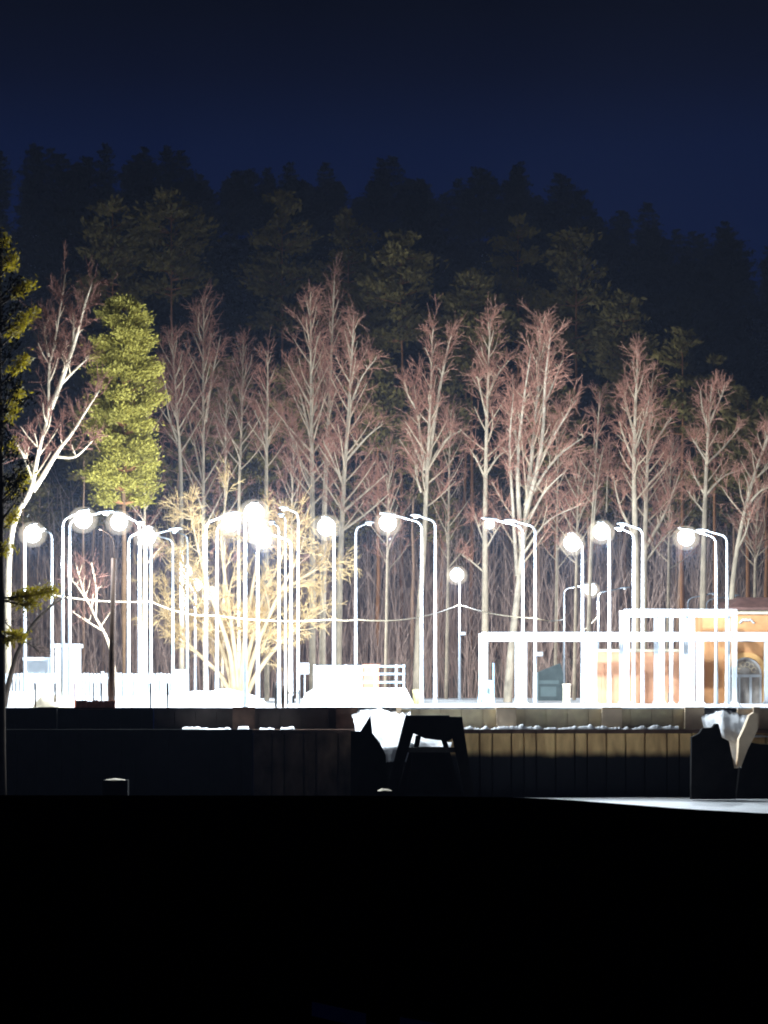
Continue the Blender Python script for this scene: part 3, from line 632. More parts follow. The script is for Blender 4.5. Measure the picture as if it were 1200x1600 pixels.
SL('second short distant unlit lamp over the tall white frame, reaching to the roof corner', 1104, 174, (1148, 932), False)
# the dark unlit post on the near bank
Yd = 109.75; t = thing('lamp_post', 'dark brown unlit post with a thin curved arm, standing on the black bank', 'lamp post', (X(174, Yd), Yd, -.1))
m = MB(); m.tube(np.array([(0, 0, -.3), (.03, 0, 2.5), (.10, 0, Z(872, Yd) + .1)]), [.145, .125, .10], 10); m.build('pole', M['rust_pole'], t, True)
m = MB(); z0 = Z(875, Yd) + .1; m.tube(np.array([(.10, 0, z0 - .1), (.11, 0, z0 + .6), (.08, 0, z0 + .85), (-.08, 0, z0 + 1.05), (-.32, 0, z0 + 1.2), (-.5, 0, z0 + 1.26)]), .022, 6); m.build('arm', M['rust_pole'], t, True)

# overhead wires
def wire(label, pts, Ys, sag):
    m = MB(); a = P(*pts[0], Ys[0]); b = P(*pts[1], Ys[1]); t = np.linspace(0, 1, 16)
    p = a + (b - a) * t[:, None]; p[:, 2] -= sag * 4 * t * (1 - t); p -= a
    m.tube(p, .032, 5); o = m.build('overhead_cable', M['cable'], None, True); o.location = tuple(a)
    tag(o, label, 'cable', 'cables strung from pole to pole')
wire('pale cable between the poles beside the kiosk and the four close poles', [(84, 930), (236, 940)], [118, 121], .12)
wire('pale cable between the four close poles and the willow', [(236, 940), (338, 962)], [121, 121], .2)
wire('pale cable passing in front of the willow to the tallest birch lamp', [(338, 962), (522, 968)], [121, 116], .15)
wire('pale cable from the tallest birch lamp to the pole behind the railing', [(522, 968), (556, 968)], [116, 121], .05)
wire('pale cable rising to the small lone lamp in the middle', [(556, 968), (718, 945)], [121, 151], .35)
wire('pale cable sloping from the small lone lamp down to the pergola', [(718, 945), (836, 966)], [151, 121], .15)
wire('pale cable from the pergola lamp to the short distant lamp', [(836, 966), (881, 968)], [121, 171], .1)
wire('pale cable hanging over the pergola between the two short distant lamps', [(905, 990), (935, 962)], [171, 172], .1)

# ------------------------------------------------------------------ walls at the water
YW, YP = 108.0, 109.0
def wall_run(label, px0, px1, seed, panel_px=30, matw='wall'):
    rr = random.Random(seed); t = thing('retaining_wall', label, 'wall', (X((px0 + px1) / 2, YW), YW, 0)); ox = X((px0 + px1) / 2, YW)
    m = MB(); x = X(px0, YW) - ox; xe = X(px1, YW) - ox; top = Z(1146, YW)
    while x < xe - .05:
        w_ = min(panel_px * rr.choice([1, 1, 1.15, .65]) / F * YW, xe - x); dpt = rr.uniform(0, .07)
        m.box(x + .035, x + w_ - .035, dpt, .8, -4.2, top); x += w_
    m.box(X(px0, YW) - ox, X(px1, YW) - ox, .30, .78, -4.2, top - .02)
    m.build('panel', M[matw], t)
    m = MB(); m.box(X(px0, YW) - ox - .03, xe + .03, -.14, .95, top + .004, top + .16); m.build('coping', M['black_concrete' if matw == 'black_concrete' else 'coping'], t)
    return t
def parapet(label, px0, px1, piers, matp, seed, panel_px=33):
    rr = random.Random(seed); ox = X((px0 + px1) / 2, YP); t = thing('parapet_wall', label, 'wall', (ox, YP, 0)); zt, zb = Z(1106, YP) , Z(1140, YP)
    m = MB(); x = X(px0, YP) - ox; xe = X(px1, YP) - ox
    while x < xe - .02:
        w_ = min(panel_px / F * YP, xe - x); m.box(x + .018, x + w_ - .018, rr.uniform(0, .03), .25, zb, zt - .06); x += w_
    m.box(X(px0, YP) - ox, xe, .12, .24, zb, zt - .07)
    m.build('panel', M[matp], t)
    m = MB(); m.box(X(px0, YP) - ox, xe, -.05, .3, zt - .055, zt); m.build('coping', M['snow' if matp in ('plaster', 'pier') else matp], t)
    for (a, b, mt) in piers:
        m = MB(); m.box(X(a, YP) - ox, X(b, YP) - ox, -.28, .33, zb - .1, zt + .03); m.build('pier', M[mt], t)
    return t
def snow_ridge(label, px0, px1, seed, hmax=.17, y=YW - .02, zb=None, gap=0.0):
    rr = np.random.RandomState(seed); n = int((px1 - px0) / 1.6); zb = Z(1140.0, YW) - .02 if zb is None else zb
    px = np.linspace(px0, px1, n); h = np.clip(hmax * (.75 + .55 * noise2(px, px * 0, seed, .22) + rr.normal(0, .10, n)) - gap * (noise2(px, px * 0, seed + 1, .11) > .0), .0, None)
    m = MB(); x = X(px, y); k = len(px); sec = [(-.09, 0), (-.05, .75), (.1, 1), (.45, .95), (.62, 0)]
    ox = x.mean()
    v = np.array([[(x[i] - ox, a, b * h[i]) for a, b in sec] for i in range(k)])
    q = [(i * 5 + j, (i + 1) * 5 + j, (i + 1) * 5 + j + 1, i * 5 + j + 1) for i in range(k - 1) for j in range(4)]
    m.add(v, q); o = m.build('snow_ridge', M['drift'], None, True); o.location = (ox, y, zb); tag(o, label, None, None, 'stuff')
wall_run('tan panelled river wall with shade painted on its lower part, beside the dark trestle', 640, 1104, 3)
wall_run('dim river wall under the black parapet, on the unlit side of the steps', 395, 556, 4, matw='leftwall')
wall_run('river wall coloured black for shade, below the dark lamp post', -900, 394, 14, matw='black_concrete')
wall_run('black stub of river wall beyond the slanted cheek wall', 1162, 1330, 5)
parapet('tan parapet of upright panels with square piers, below the pergola', 622, 1101, [(775, 806, 'pier'), (940, 971, 'pier'), (1069, 1099, 'pier'), (619, 627, 'pier')], 'plaster', 6)
parapet('parapet coloured dark for shade, with brownish piers on the unlit side of the steps', 240, 560, [(364, 398, 'coping'), (480, 513, 'shadeplaster'), (525, 558, 'coping')], 'shadeplaster', 7)
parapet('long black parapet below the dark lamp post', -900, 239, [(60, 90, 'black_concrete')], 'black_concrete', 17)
parapet('short grey parapet below the arched window', 1152, 1330, [(1176, 1186, 'pier')], 'pier', 8)
snow_ridge('white ridge of snow lying on the wall ledge', 640, 1060, 11)
snow_ridge('patches of snow left on the dark wall ledge', 285, 520, 12, .13, gap=.16)
snow_ridge('short ridge of snow on the ledge under the arched window', 1178, 1260, 13, .12, zb=Z(1152, YW))

# steps between the two parapets
def steps(label, px0, px1, zt, n, rise, going, taper, y0=109.4, mt='snow'):
    t = thing('stone_steps', label, 'steps', (X((px0 + px1) / 2, y0), y0 + .6, zt - .45)); w0 = (px1 - px0) / F * y0 / 2
    m = MB()
    for k in range(n):
        a = w0 - taper * k; m.box(-w0, a, -going * (k + 1), -going * k - (.004 if k else 0), -rise * (k + .4) - .08, -rise * (k + .4))
    m.build('tread', M[mt], t)
    m = MB()
    for k in range(n): m.box(-w0, w0 - taper * k, -going * (k + 1) + .01, -going * k - .012, -4.0, -rise * (k + .4) - .083)
    m.build('riser', M['black_concrete'], t)
    return t
def drift(label, rows, seed):
    rr = np.random.RandomState(seed); m = MB(); ox, oy = X((rows[0][0] + rows[0][1]) / 2, rows[0][3]), rows[0][3]; n = 24; V = []
    prm = np.linspace(0, len(rows) - 1, 22)
    A = np.array(rows, float); R_ = np.stack([np.interp(prm, np.arange(len(rows)), A[:, k]) for k in range(4)], 1)
    for a, b, py, Y in R_:
        u = np.linspace(0, 1, n); x = X(a, Y) + (X(b, Y) - X(a, Y)) * u; z = Z(py, Y) + .09 * noise2(x * 3, x * 0 + Y * 3, seed, 1.6) + .07 * noise2(x, x * 0 + Y, seed + 5, 7.0) + .03 * rr.normal(0, 1, n)
        V.append(np.stack([x - ox, np.full(n, Y - oy), z], 1))
    i = np.arange(21)[:, None] * n; j = np.arange(n - 1)[None]
    m.add(np.concatenate(V), np.stack([i + j, i + n + j, i + n + j + 1, i + j + 1], -1).reshape(-1, 4)); o = m.build('snow_drift', M['drift'], None, True); o.location = (ox, oy, 0); tag(o, label, 'snow drift'); return o
drift('bright snow drift filling the middle steps beside the pointed wing wall', [(540, 640, 1103, 111.5), (545, 640, 1105, 110), (552, 642, 1120, 107.9), (556, 690, 1146, 105.8), (566, 706, 1162, 104.8), (580, 704, 1168, 104.5), (600, 640, 1190, 104.2)], 3)
drift('bright snow drift on the steps beside the slanted cheek wall', [(1094, 1175, 1103, 111.5), (1096, 1172, 1106, 110), (1096, 1172, 1122, 108.0), (1100, 1170, 1140, 106.9), (1110, 1168, 1155, 106.3), (1130, 1160, 1160, 106.1), (1140, 1158, 1198, 105.9)], 4)
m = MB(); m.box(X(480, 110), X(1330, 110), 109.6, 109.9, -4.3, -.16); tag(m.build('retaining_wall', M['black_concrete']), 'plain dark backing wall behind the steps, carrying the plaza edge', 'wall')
steps('snowy steps running down through the wall gap beside the trestle', 556, 624, .06, 7, .2, .5, .2)
steps('snow-heaped steps running down beside the slanted cheek wall', 1098, 1162, .0, 6, .18, .45, .08)
def slab(name, label, pts, Y, th, mt, cat):
    ox = X(pts[0][0], Y); m = MB(); m.prism([(X(x, Y) - ox, Z(y, Y)) for x, y in pts], 0, th); o = m.build(name, M[mt]); o.location = (ox, Y, 0); tag(o, label, cat); return o
slab('wing_wall', 'black pointed wing wall at the edge of the middle steps', [(548, 1250), (548, 1142), (563, 1143), (579, 1117), (582, 1146), (593, 1160), (603, 1180), (606, 1250)], 103.4, .4, 'black_concrete', 'wall')
slab('wing_wall', 'black stepped wing wall in front of the snow-heaped steps', [(1080, 1249), (1081, 1152), (1093, 1146), (1098, 1138), (1113, 1137), (1118, 1131), (1123, 1131), (1128, 1152), (1139, 1158), (1147, 1198), (1150, 1249)], 104.6, .5, 'black_concrete', 'wall')
slab('cheek_wall', 'tan slanted cheek wall beside the snow-heaped steps', [(1171, 1118), (1178, 1113), (1184, 1116), (1184, 1140), (1168, 1172), (1158, 1198), (1152, 1199), (1155, 1155), (1163, 1138)], 105.2, .6, 'pier', 'wall')
slab('wing_wall', 'black sloping wall under the grey parapet', [(1150, 1256), (1156, 1200), (1173, 1160), (1190, 1163), (1330, 1166), (1330, 1256)], 106.0, .5, 'black_concrete', 'wall')
slab('stone_block', 'small orange-lit stone block wedged between the black walls', [(1134, 1188), (1145, 1184), (1153, 1200), (1137, 1201)], 104.8, .8, 'pier', 'block')

# the trestle
Yt = 102.0; cx = X(666, Yt); t = thing('trestle', 'dark trapezoid trestle with splayed legs standing before the wall gap', 'trestle', (cx, Yt, -3.6))
def q3(px, py): return (X(px, Yt) - cx, Z(py, Yt) + 3.6)
m = MB(); m.prism([q3(634, 1118), q3(702, 1118), q3(712, 1150), q3(700, 1158), q3(664, 1154), q3(646, 1146), q3(628, 1143)], -.06, .9); m.build('top_panel', M['black_concrete'], t)
for (a, b, dy, wd) in [((633, 1120), (602, 1242), 0.0, 21), ((700, 1120), (725, 1242), 0.0, 22), ((650, 1150), (634, 1242), .95, 9), ((688, 1150), (716, 1242), .95, 9)]:
    m = MB(); m.prism([q3(a[0], a[1]), q3(a[0] + wd, a[1]), q3(b[0] + wd * .7, b[1]), q3(b[0], b[1])], dy - .02, dy + .2); m.build('leg', M['black_concrete'], t)
m = MB(); m.prism([q3(642, 1168), q3(694, 1168), q3(722, 1243), q3(620, 1243)], 1.16, 1.24); m.build('shade_sheet', M['black_concrete'], t)  # added black sheet standing in for shade between the legs
m = MB(); m.prism([q3(622, 1168), q3(712, 1168), q3(713, 1176), q3(620, 1176)], .25, .34); m.build('cross_beam', M['dark_metal'], t)

# ------------------------------------------------------------------ pergola and frames
def frame(label, Y, px0, px1, py_top, py_beam, posts, depth, rows=2, group=None, beam_d=.3):
    ox = X((px0 + px1) / 2, Y); t = thing('pergola', label, 'pergola', (ox, Y, 0)); zt, zb = Z(py_top, Y), Z(py_beam, Y)
    for r_ in range(rows):
        y = r_ * depth; m = MB(); m.box(X(px0, Y) - ox, X(px1, Y) - ox, y - beam_d / 2, y + beam_d / 2, zb, zt - r_ * .004); m.build('beam', M['white_paint'], t)
        for (a, b) in posts:
            if r_ and (b - a) < 6: continue
            m = MB(); m.box(X(a, Y) - ox, X(b, Y) - ox, y - .13, y + .13, -.06, zb - .003)
            m.box(X(a, Y) - ox - .05, X(b, Y) - ox + .05, y - .19, y + .19, -.06, .12); m.build('post', M['white_paint'], t)
    if rows > 1:
        n = len(posts)
        for (a, b) in posts:
            if b - a < 6: continue
            m = MB(); c = X((a + b) / 2, Y) - ox; m.box(c - .08, c + .08, beam_d / 2 + .003, depth - beam_d / 2 - .003, zb + .04, zt - .03); m.build('cross_beam', M['white_paint'], t)
    return t
frame('long low white pergola of square posts running along the plaza edge', 121.5, 752, 1330, 988, 1000.5, [(752, 762), (810, 823), (919, 932), (1089, 1099), (1210, 1222)], 3.2)
frame('taller white frame rising above the long pergola in front of the salmon annex', 123.2, 975, 1151, 952, 962.5, [(975, 983), (1030, 1038), (1046, 1051), (1062, 1067), (1076, 1085), (1144, 1151)], 2.4, 2, None, .26)

# ------------------------------------------------------------------ orange building and annex
Yb = 128.0
def bpx(px): return X(px, Yb)
ox = bpx(1170); t = thing('building', 'orange plastered building with dark roof, white cornice and an arched window', 'building', (ox, Yb, 0))
x0, x1, zt = bpx(1098) - ox, bpx(1420) - ox, Z(960, Yb)
wc, wr = bpx(1165) - ox, 26 / F * Yb; zs = Z(1053, Yb)
arcpts = [(wc + wr * math.cos(a), zs + wr * math.sin(a)) for a in np.linspace(0, math.pi, 17)]
m = MB()                                     # front wall with an arched opening, built as strips
m.box(x0, wc - wr, 0, .4, -.1, zt); m.box(wc + wr, x1, 0, .4, -.1, zt)
for i in range(16):
    (xa, za), (xb, zb_) = arcpts[i], arcpts[i + 1]
    m.prism([(xb, zb_), (xa, za), (xa, zt), (xb, zt)], 0, .4)
m.box(x0, x0 + .4, .4, 9, -.1, zt); m.box(x1 - .4, x1, .4, 9, -.1, zt); m.box(x0, x1, 9, 9.4, -.1, zt)
m.build('wall', M['brick'], t)
m = MB()                                     # raised orange archivolt
for i in range(16):
    a0, a1 = math.pi * i / 16, math.pi * (i + 1) / 16; r1_, r2_ = wr + .003, wr + .24
    m.prism([(wc + r1_ * math.cos(a1), zs + r1_ * math.sin(a1)), (wc + r1_ * math.cos(a0), zs + r1_ * math.sin(a0)), (wc + r2_ * math.cos(a0), zs + r2_ * math.sin(a0)), (wc + r2_ * math.cos(a1), zs + r2_ * math.sin(a1))], -.12, -.004)
m.box(wc + wr + .003, wc + wr + .24, -.12, -.004, -.05, zs); m.box(wc - wr - .24, wc - wr - .003, -.12, -.004, -.05, zs)
m.build('arch_trim', M['brick_trim'], t)
m = MB()
zr = Z(1056, Yb)
m.box(wc - wr, wc + wr, .12, .2, zr - .07, zr + .07); m.box(wc - .33, wc - .23, .12, .2, 0, zr - .072); m.box(wc + .2, wc + .32, .12, .2, 0, zr - .072); m.box(wc - wr, wc - wr + .1, .12, .2, 0, zr - .072); m.box(wc + wr - .1, wc + wr, .12, .2, 0, zr - .072)
for i in range(16):
    a0, a1 = math.pi * i / 16, math.pi * (i + 1) / 16; r1_, r2_ = wr - .1, wr - .004
    m.prism([(wc + r1_ * math.cos(a1), zs + r1_ * math.sin(a1)), (wc + r1_ * math.cos(a0), zs + r1_ * math.sin(a0)), (wc + r2_ * math.cos(a0), zs + r2_ * math.sin(a0)), (wc + r2_ * math.cos(a1), zs + r2_ * math.sin(a1))], .12, .2)
wn = m.build('window_frame', M['white_paint'], t)
m = MB(); m.box(wc - wr, wc + wr, .25, .28, 0, zs + wr); m.build('pane', M['glass'], wn)
m = MB()                                     # scrolled tracery in the fanlight
for a in np.linspace(.35, math.pi - .35, 6):
    c = np.array([wc + wr * .55 * math.cos(a), .16, zs + .06 + wr * .5 * math.sin(a)]); m.tube(np.array([c + np.array([.12 * math.cos(q), 0, .12 * math.sin(q)]) for q in np.linspace(0, 5.6, 9)]), .022, 5)
m.build('tracery', M['cream'], wn)
m = MB(); m.box(x0 - .12, x1 + .12, -.18, 9.5, zt + .003, zt + .2); m.build('cornice', M['cream'], t)
m = MB(); rx0 = bpx(1141) - ox; ze = zt + .203
m.prism([(rx0 - .1, ze), (x1 + .3, ze), (x1 + .3, ze + .12), (rx0 - .1, ze + .12)], -.45, 9.8)
vs = [(rx0 - .1, -.45, ze + .12), (x1 + .3, -.45, ze + .12), (x1 + .3, 9.8, ze + .12), (rx0 - .1, 9.8, ze + .12), (rx0 + .5, .5, ze + .62), (x1 - .2, .5, ze + .62), (x1 - .2, 8.8, ze + .62), (rx0 + .5, 8.8, ze + .62)]
m.add(np.array(vs) + np.array([0, 0, .003]), [(0, 1, 5, 4), (1, 2, 6, 5), (2, 3, 7, 6), (3, 0, 4, 7), (4, 5, 6, 7)]); m.build('roof', M['roof'], t)
m = MB()
for s_ in (-1, 1): m.tube(np.array([(wc + .05 + s_ * .36 * u, -.05, Z(968, Yb) - .16 * u * u - .03 * math.sin(u * 9)) for u in np.linspace(0, 1, 9)]), np.linspace(.07, .04, 9), 6)
m.build('ornament', M['white_paint'], t)
Ya = 127.0; ox = X(1012, Ya); t = thing('annex', 'low salmon plastered annex with a white coping behind the tall frame', 'building', (ox, Ya, 0)); xa, xb = X(929, Ya) - ox, X(1097.5, Ya) - ox; zt = Z(1019, Ya)
m = MB(); m.box(xa, xb, 0, 5, -.1, zt); m.build('wall', M['annex'], t)
m = MB(); m.box(xa - .06, xb - .01, -.07, 5.05, zt + .003, zt + .14); m.build('coping', M['cream'], t)
m = MB(); m.box(xa + .02, xb - .02, -.035, -.003, zt - .55, zt - .02); m.build('frieze', M['annex'], t)
for k in range(5):
    a = xa + .35 + k * 1.0; m = MB(); m.box(a, a + .10, -.06, -.037 + .034, 0, zt - .56); m.build('pilaster', M['annex'], t)
m = MB(); m.box(X(1043, Ya) - ox, X(1051, Ya) - ox, -.16, -.004, Z(1094, Ya), Z(1083, Ya)); m.build('meter_box', M['fence'], t)
m = MB(); m.tube(np.array([(X(1024, Ya) - ox, -.02, Z(1066, Ya)), (X(1030, Ya) - ox, -.25, Z(1064, Ya)), (X(1037, Ya) - ox, -.3, Z(1067, Ya))]), .05, 7); m.build('wall_lamp', M['white_paint'], t)

# ------------------------------------------------------------------ fences, stage, small things
Yf = 184.0; ox = X(480, Yf); t = thing('fence', 'long beige board fence at the forest edge behind the lamps', 'fence', (ox, Yf, 0)); m = MB(); rr = random.Random(4); x = X(-60, Yf) - ox; xe = X(1130, Yf) - ox; zt = Z(1029, Yf)
while x < xe: m.box(x, x + .24, rr.uniform(0, .02), .06, -.1, zt + rr.uniform(-.05, .03)); x += .26
m.build('board', M['fence'], t)
m = MB(); m.box(X(-60, Yf) - ox, xe, .065, .13, .5, .62); m.box(X(-60, Yf) - ox, xe, .065, .13, zt - .5, zt - .38); m.build('rail', M['fence'], t)
for k in range(17):
    m = MB(); a = X(-60, Yf) - ox + k * 3.2; m.box(a, a + .14, .135, .28, -.1, zt + .02); m.build('post', M['fence'], t)

Ys = 119.0; ox = X(556, Ys); zt = Z(1075, Ys)
t = thing('platform', 'snow-covered raised platform at the head of the middle steps', 'platform', (ox, Ys, 0))
m = MB(); m.prism([(X(466, Ys) - ox, -.1), (X(650, Ys) - ox, -.1), (X(634, Ys) - ox, zt), (X(492, Ys) - ox, zt), (X(478, Ys) - ox, zt * .7)], 0, 5); m.build('deck', M['snow'], t)
m = MB()
for k in range(4): m.box(X(500, Ys) - ox, X(634, Ys) - ox, -.4 * (k + 1), -.4 * k - .004, -.1, zt - .17 * (k + 1))
m.build('step', M['snow'], t)
t = thing('railing', 'white three-rail railing on the raised platform', 'railing', (ox, Ys + .3, zt)); zr = Z(1040, Ys) - zt
for px in (491, 540, 586, 619, 631): m = MB(); c = X(px, Ys) - ox; m.box(c - .045, c + .045, -.045, .045, -.02, zr + .05); m.build('post', M['white_paint'], t)
for py in (1041, 1053, 1066): m = MB(); z = Z(py, Ys) - zt; m.box(X(491, Ys) - ox, X(633, Ys) - ox, -.09, -.048, z - .04, z + .04); m.build('rail', M['rail_blue'], t)
t = thing('banner', 'white banner with a faint blue mark behind the platform railing', 'banner', (X(530, Ys), Ys + .6, zt))
m = MB(); m.box(X(491, Ys) - X(530, Ys), X(566, Ys) - X(530, Ys), -.02, .02, .02, zr); m.build('cloth', M['white_paint'], t)
m = MB(); m.prism([(-.68, .30), (-.30, .30), (-.36, .44), (-.6, .48)], -.028, -.023); m.build('mark', M['pale_blue'], t)
m = MB(); m.box(X(568, 121) - X(580, 121), X(592, 121) - X(580, 121), 0, .9, -.02, Z(1040, 121) - zt); m.box(X(568, 121) - X(580, 121) - .04, X(592, 121) - X(580, 121) + .04, -.04, .94, Z(1040, 121) - zt + .003, Z(1040, 121) - zt + .06)
o = m.build('booth', M['orange_panel']); o.location = (X(580, 121), 121, zt); tag(o, 'orange-red booth behind the rails of the platform', 'booth')
t = thing('signboard', 'small white signboard on a thin post beside the platform', 'sign', (X(476, 122), 122, 0)); m = MB(); m.box(-.2, .2, -.03, .03, Z(1053, 122), Z(1036, 122)); m.build('board', M['white_paint'], t); m = MB(); m.tube(np.array([(0, .06, -.05), (0, .06, Z(1038, 122))]), .03, 6); m.build('post', M['pole'], t)
t = thing('waste_bin', 'pale yellow bin standing beside the platform', 'bin', (X(652, 124), 124, 0)); m = MB(); m.tube(np.array([(0, 0, .02), (0, 0, .05), (0, 0, .55), (0, 0, .6)]), [.15, .19, .22, .22], 12); m.build('body', M['yellow'], t); m = MB(); m.tube(np.array([(0, 0, .603), (0, 0, .66), (0, 0, .70)]), [.24, .24, .12], 12); m.build('lid', M['yellow'], t)
Yq = 120.6; t = thing('poster_column', 'pale blue tapering poster stand at the foot of the first pergola post', 'poster stand', (X(760, Yq), Yq, 0))
m = MB(); m.prism([(-.42, -.05), (.38, -.05), (.30, Z(1063, Yq)), (-.26, Z(1063, Yq))], -.2, .2); m.build('body', M['pale_blue'], t)
m = MB(); m.prism([(.02, .55), (.13, .45), (.15, .7), (.05, .78)], -.21, -.203); m.prism([(-.28, .15), (-.2, .1), (-.18, .3)], -.21, -.203); m.build('mark', M['teal'], t)
m = MB(); m.tube(np.array([(0, 0, -.05), (0, 0, Z(1036, 121.0))]), .035, 6); o = m.build('marker_pole', M['blue_pole']); o.location = (X(771, 121.0), 121.0, 0); tag(o, 'thin light blue pole beside the poster stand', 'pole')
t = thing('kiosk', 'dull teal kiosk with a sloped roof seen through the pergola', 'kiosk', (X(862, 150), 150, 0)); m = MB(); m.prism([(-.75, -.1), (.65, -.1), (.65, 1.5), (.5, 2.1), (-.75, 1.6)], 0, 1.6); m.build('body', M['teal'], t); m = MB(); m.box(-.7, .4, -.05, -.004, .95, 1.15); m.build('counter', M['teal_light'], t); m = MB(); m.box(-.62, .25, -.03, -.004, .25, .8); m.build('panel', M['teal_light'], t)
m = MB(); m.box(-.16, .16, -.14, .14, -.05, .88); m.box(-.19, .19, -.17, .17, .883, .95); o = m.build('bollard', M['cream']); o.location = (X(885, 122.8), 122.8, 0); tag(o, 'stubby cream bollard inside the long pergola', 'bollard')

def heap(label, px0, px1, h, Y, seed, mt='snow', name='snow_heap', d=1.2):
    n = 22; r_ = np.random.RandomState(seed); w_ = (px1 - px0) / F * Y / 2; m = MB(); g = np.linspace(-1, 1, n); gx, gy = np.meshgrid(g, g)
    rr_ = np.clip(1 - (gx ** 2 + gy ** 2), 0, 1); z = h * rr_ ** .6 * (1 + .3 * noise2(gx * 4, gy * 4, seed, 1.5)) - .06
    i = np.arange(n - 1)[:, None] * n; j = np.arange(n - 1)[None]; q = np.stack([i + j, i + j + 1, i + n + j + 1, i + n + j], -1).reshape(-1, 4)
    m.add(np.stack([gx * w_, gy * d, z], -1), q); o = m.build(name, M[mt], None, True); o.location = (X((px0 + px1) / 2, Y), Y, 0); tag(o, label, 'snow heap'); return o
heap('long snow heap in front of the white fence boards', -20, 120, .75, 113.5, 3); heap('sandy snow heap behind the thin brown posts', 52, 112, .55, 110.6, 4, 'cream'); heap('snow heap under the willow', 240, 420, .7, 118, 5, d=2); heap('snow heap beside the white cabinet', 190, 300, .5, 114, 6)

Yk = 121.0; t = thing('kiosk', 'white square kiosk under the two close lamp poles', 'kiosk', (X(104, Yk), Yk, 0)); m = MB(); m.box(-.52, .52, 0, 1.2, -.05, Z(1012, Yk)); m.build('wall', M['white_paint'], t); m = MB(); m.box(-.6, .6, -.1, 1.3, Z(1012, Yk) + .003, Z(1006, Yk)); m.build('roof', M['white_paint'], t); m = MB(); m.box(-.36, .36, -.03, -.003, 1.0, 1.7); m.build('hatch', M['lens_off'], t)
t = thing('cabinet', 'pale cabinet standing before the small distant lamps', 'cabinet', (X(281, 120), 120, 0)); m = MB(); m.box(-.27, .27, 0, .5, .05, Z(1046, 120)); m.build('body', M['white_paint'], t); m = MB(); m.box(-.22, .22, -.025, -.003, .15, Z(1052, 120)); m.build('door', M['pale_blue'], t); m = MB(); m.box(-.25, .25, .04, .46, -.05, .047); m.build('base', M['white_paint'], t)
t = thing('shelter', 'low white shelter with a flat roof behind the lamp nearest the black pine', 'shelter', (X(58, 122), 122, 0)); m = MB(); m.box(-.62, .62, -.3, 1.0, Z(1032, 122), Z(1027, 122)); m.build('roof', M['white_paint'], t); m = MB(); m.box(-.55, .55, .7, .76, -.05, Z(1032, 122) - .003); m.build('wall', M['white_paint'], t)
for s_ in (-.55, .55): m = MB(); m.box(s_ - .05, s_ + .05, -.25, -.15, -.05, Z(1032, 122) - .003); m.build('post', M['white_paint'], t)
Yg = 117.0; ox = X(130, Yg); t = thing('fence', 'low white picket fence across the bright part of the plaza', 'fence', (ox, Yg, 0)); zt = Z(1052, Yg); rr = random.Random(9)
x = X(-20, Yg) - ox; xe = X(280, Yg) - ox; m = MB()
while x < xe: m.box(x, x + .11, -.02, .02, .1, zt + rr.uniform(-.02, .02)); x += .16
m.build('picket', M['white_paint'], t)
for z in (.3, zt - .25): m = MB(); m.box(X(-20, Yg) - ox, xe, .025, .07, z, z + .09); m.build('rail', M['white_paint'], t)
for k in range(6): m = MB(); a = X(-20, Yg) - ox + k * (xe - X(-20, Yg) + ox) / 5; m.box(a - .06, a + .06, .075, .18, -.05, zt + .08); m.build('post', M['white_paint'], t)
for k in range(24):
    pass
# thin posts standing on the bank edge
TP = [(24, 'pale thin bank post beside the bowed sapling', .018, 'pole'), (55, 'thin brown bank post in front of the long snow heap', .04, 'rust_pole'), (86, 'thin brown bank post at the sandy snow heap', .045, 'rust_pole'), (117, 'faint reddish bank post beside the brick edging', .035, 'red_kerb'),
      (146, 'dark bank post behind the brick edging', .03, 'dark_metal'), (159, 'thinnest dark bank post right beside the dark lamp post', .028, 'dark_metal'), (206, 'thin brown bank post between the lamp post and the bluish one', .022, 'rust_pole'), (235, 'bluish dark bank post under the four close poles', .045, 'dark_metal'), (262, 'sturdy black bank post before the white cabinet', .05, 'dark_metal')]
for px, lab, r_, mt in TP:
    Y = 109.7; m = MB(); m.tube(np.array([(0, 0, -.4), (.005, 0, .6), (0, 0, 1.0), (0, 0, 1.04)]), [r_, r_, r_, r_ * .5], 8); o = m.build('bank_post', M[mt], None, True); o.location = (X(px, Y), Y, -.06); tag(o, lab, 'post', 'thin posts along the bank edge')
m = MB(); rr = random.Random(3); x = 0
while x < 1.5: m.box(x, x + .22, rr.uniform(0, .03), .16, -.1, .26 + rr.uniform(-.03, .03)); x += .23
o = m.build('brick_edging', M['red_kerb']); o.location = (X(118, 109), 109.0, 0); tag(o, 'low reddish brick edging beside the dark lamp post', 'edging')
for px, lab, h, r_ in [(431, 'taller dark stake standing on the shade-dark parapet', 1.0, .06), (442, 'shorter reddish dark stake on the shade-dark parapet', .85, .075)]:
    m = MB(); m.tube(np.array([(0, 0, -.1), (0, 0, h * .6), (.02, 0, h)]), [r_, r_ * .9, r_ * .6], 7); o = m.build('stake', M['dark_metal'] if px == 431 else M['rust_pole'], None, True); o.location = (X(px, 109.6), 109.6, 0); tag(o, lab, 'stake', 'stakes on the parapet')
t = thing('barrier', 'small dark square barrier frame on the shade-dark parapet', 'barrier', (X(458, 109.8), 109.8, 0))
for s_ in (-.24, .24): m = MB(); m.tube(np.array([(s_, 0, -.1), (s_, 0, .68)]), .03, 7); m.build('post', M['dark_metal'], t)
m = MB(); m.tube(np.array([(-.24, 0, .57), (.24, 0, .57)]), .022, 6); m.build('rail', M['dark_metal'], t)
m = MB(); m.box(-.05, .05, -.01, .01, .15, .45); m.build('plate', M['dark_metal'], t)
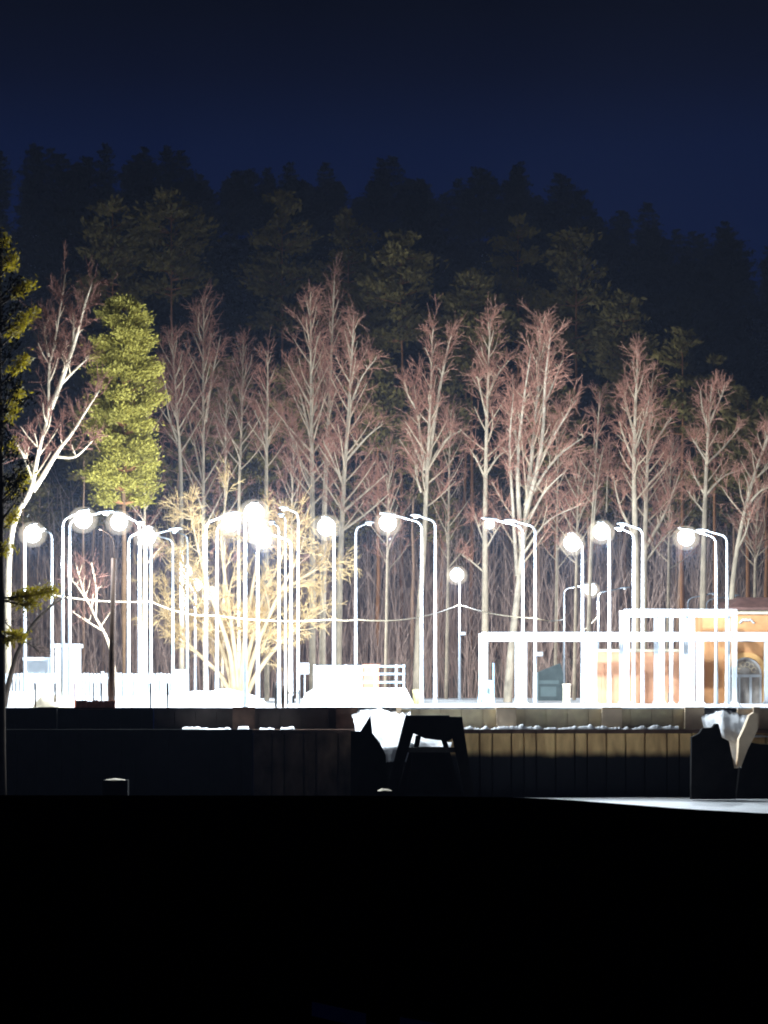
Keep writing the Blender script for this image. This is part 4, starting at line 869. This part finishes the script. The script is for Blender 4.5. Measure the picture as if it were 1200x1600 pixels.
# lit snow scraps seen on the dark bank, and pale planks on the near slope
def patch(label, px0, px1, py, Y, z, seed, mt='snow', d=.9, dz=.05):
    n = 14; g = np.linspace(-1, 1, n); gx, gy = np.meshgrid(g, g); w_ = (px1 - px0) / F * Y / 2; zz = dz * np.clip(1 - gx ** 2 - gy ** 2, -.2, 1) * (1 + .4 * noise2(gx * 3, gy * 3, seed, 2))
    i = np.arange(n - 1)[:, None] * n; j = np.arange(n - 1)[None]; m = MB(); m.add(np.stack([gx * w_, gy * d, zz], -1), np.stack([i + j, i + j + 1, i + n + j + 1, i + n + j], -1).reshape(-1, 4))
    o = m.build('snow_patch', M[mt], None, True); o.location = (X((px0 + px1) / 2, Y), Y, z); tag(o, label, None, None, 'stuff')
m = MB(); m.box(-.46, .46, 0, .55, 0, Z(1219, 99.3) + 3.7); o = m.build('stone_block', M['black_concrete']); o.location = (X(180, 99.3), 99.3, -3.7); tag(o, 'black stone block under the dark lamp post, capped by a snow scrap', 'block')
for px0, px1, py, s_, lab in [(163, 197, 1217, 1, 'small lit scrap of snow on the black stone block'), (590, 612, 1233, 4, 'small lit scrap of snow at the foot of the trestle')]:
    patch(lab, px0, px1, py, 99.5 if s_ < 4 else 101.0, Z(py, 99.5 if s_ < 4 else 101.0) - .05, s_, 'cream', .22, .07)
m = MB(); m.box(0, .35, 0, .12, 0, .05)
for a, b, lab in [((487, 1567), (572, 1586), 'longer faint bluish plank lying on the black slope by the camera'), ((625, 1591), (705, 1606), 'shorter faint bluish plank cut by the picture edge')]:
    Y = 14.0; A, B = P(a[0], a[1], Y), P(b[0], b[1], Y - .15); m = MB(); A2, B2 = A + np.array([0, .03, .004]), B + np.array([0, .03, .004]); h = np.array([0, 0, -.068])
    o0 = A.copy(); m.add(np.array([A, B, B2, A2, A + h, B + h, B2 + h, A2 + h]) - o0, [(0, 1, 2, 3), (7, 6, 5, 4), (0, 4, 5, 1), (1, 5, 6, 2), (2, 6, 7, 3), (3, 7, 4, 0)]); o = m.build('plank', M['plank']); o.location = tuple(o0); tag(o, lab, 'plank')

# ------------------------------------------------------------------ render settings
vs_ = SC.view_settings; vs_.view_transform = 'Standard'; vs_.look = 'None'; vs_.exposure = 0; vs_.gamma = 1
c = SC.cycles; c.use_denoising = True; c.use_light_tree = True; c.max_bounces = 5; c.diffuse_bounces = 3; c.volume_bounces = 0; c.transparent_max_bounces = 16
c.caustics_reflective = False; c.caustics_refractive = False; c.sample_clamp_indirect = 6; c.sample_clamp_direct = 0
SC.render.filter_size = 1.8 if hasattr(SC.render, 'filter_size') else 1.5
c.filter_width = 1.9
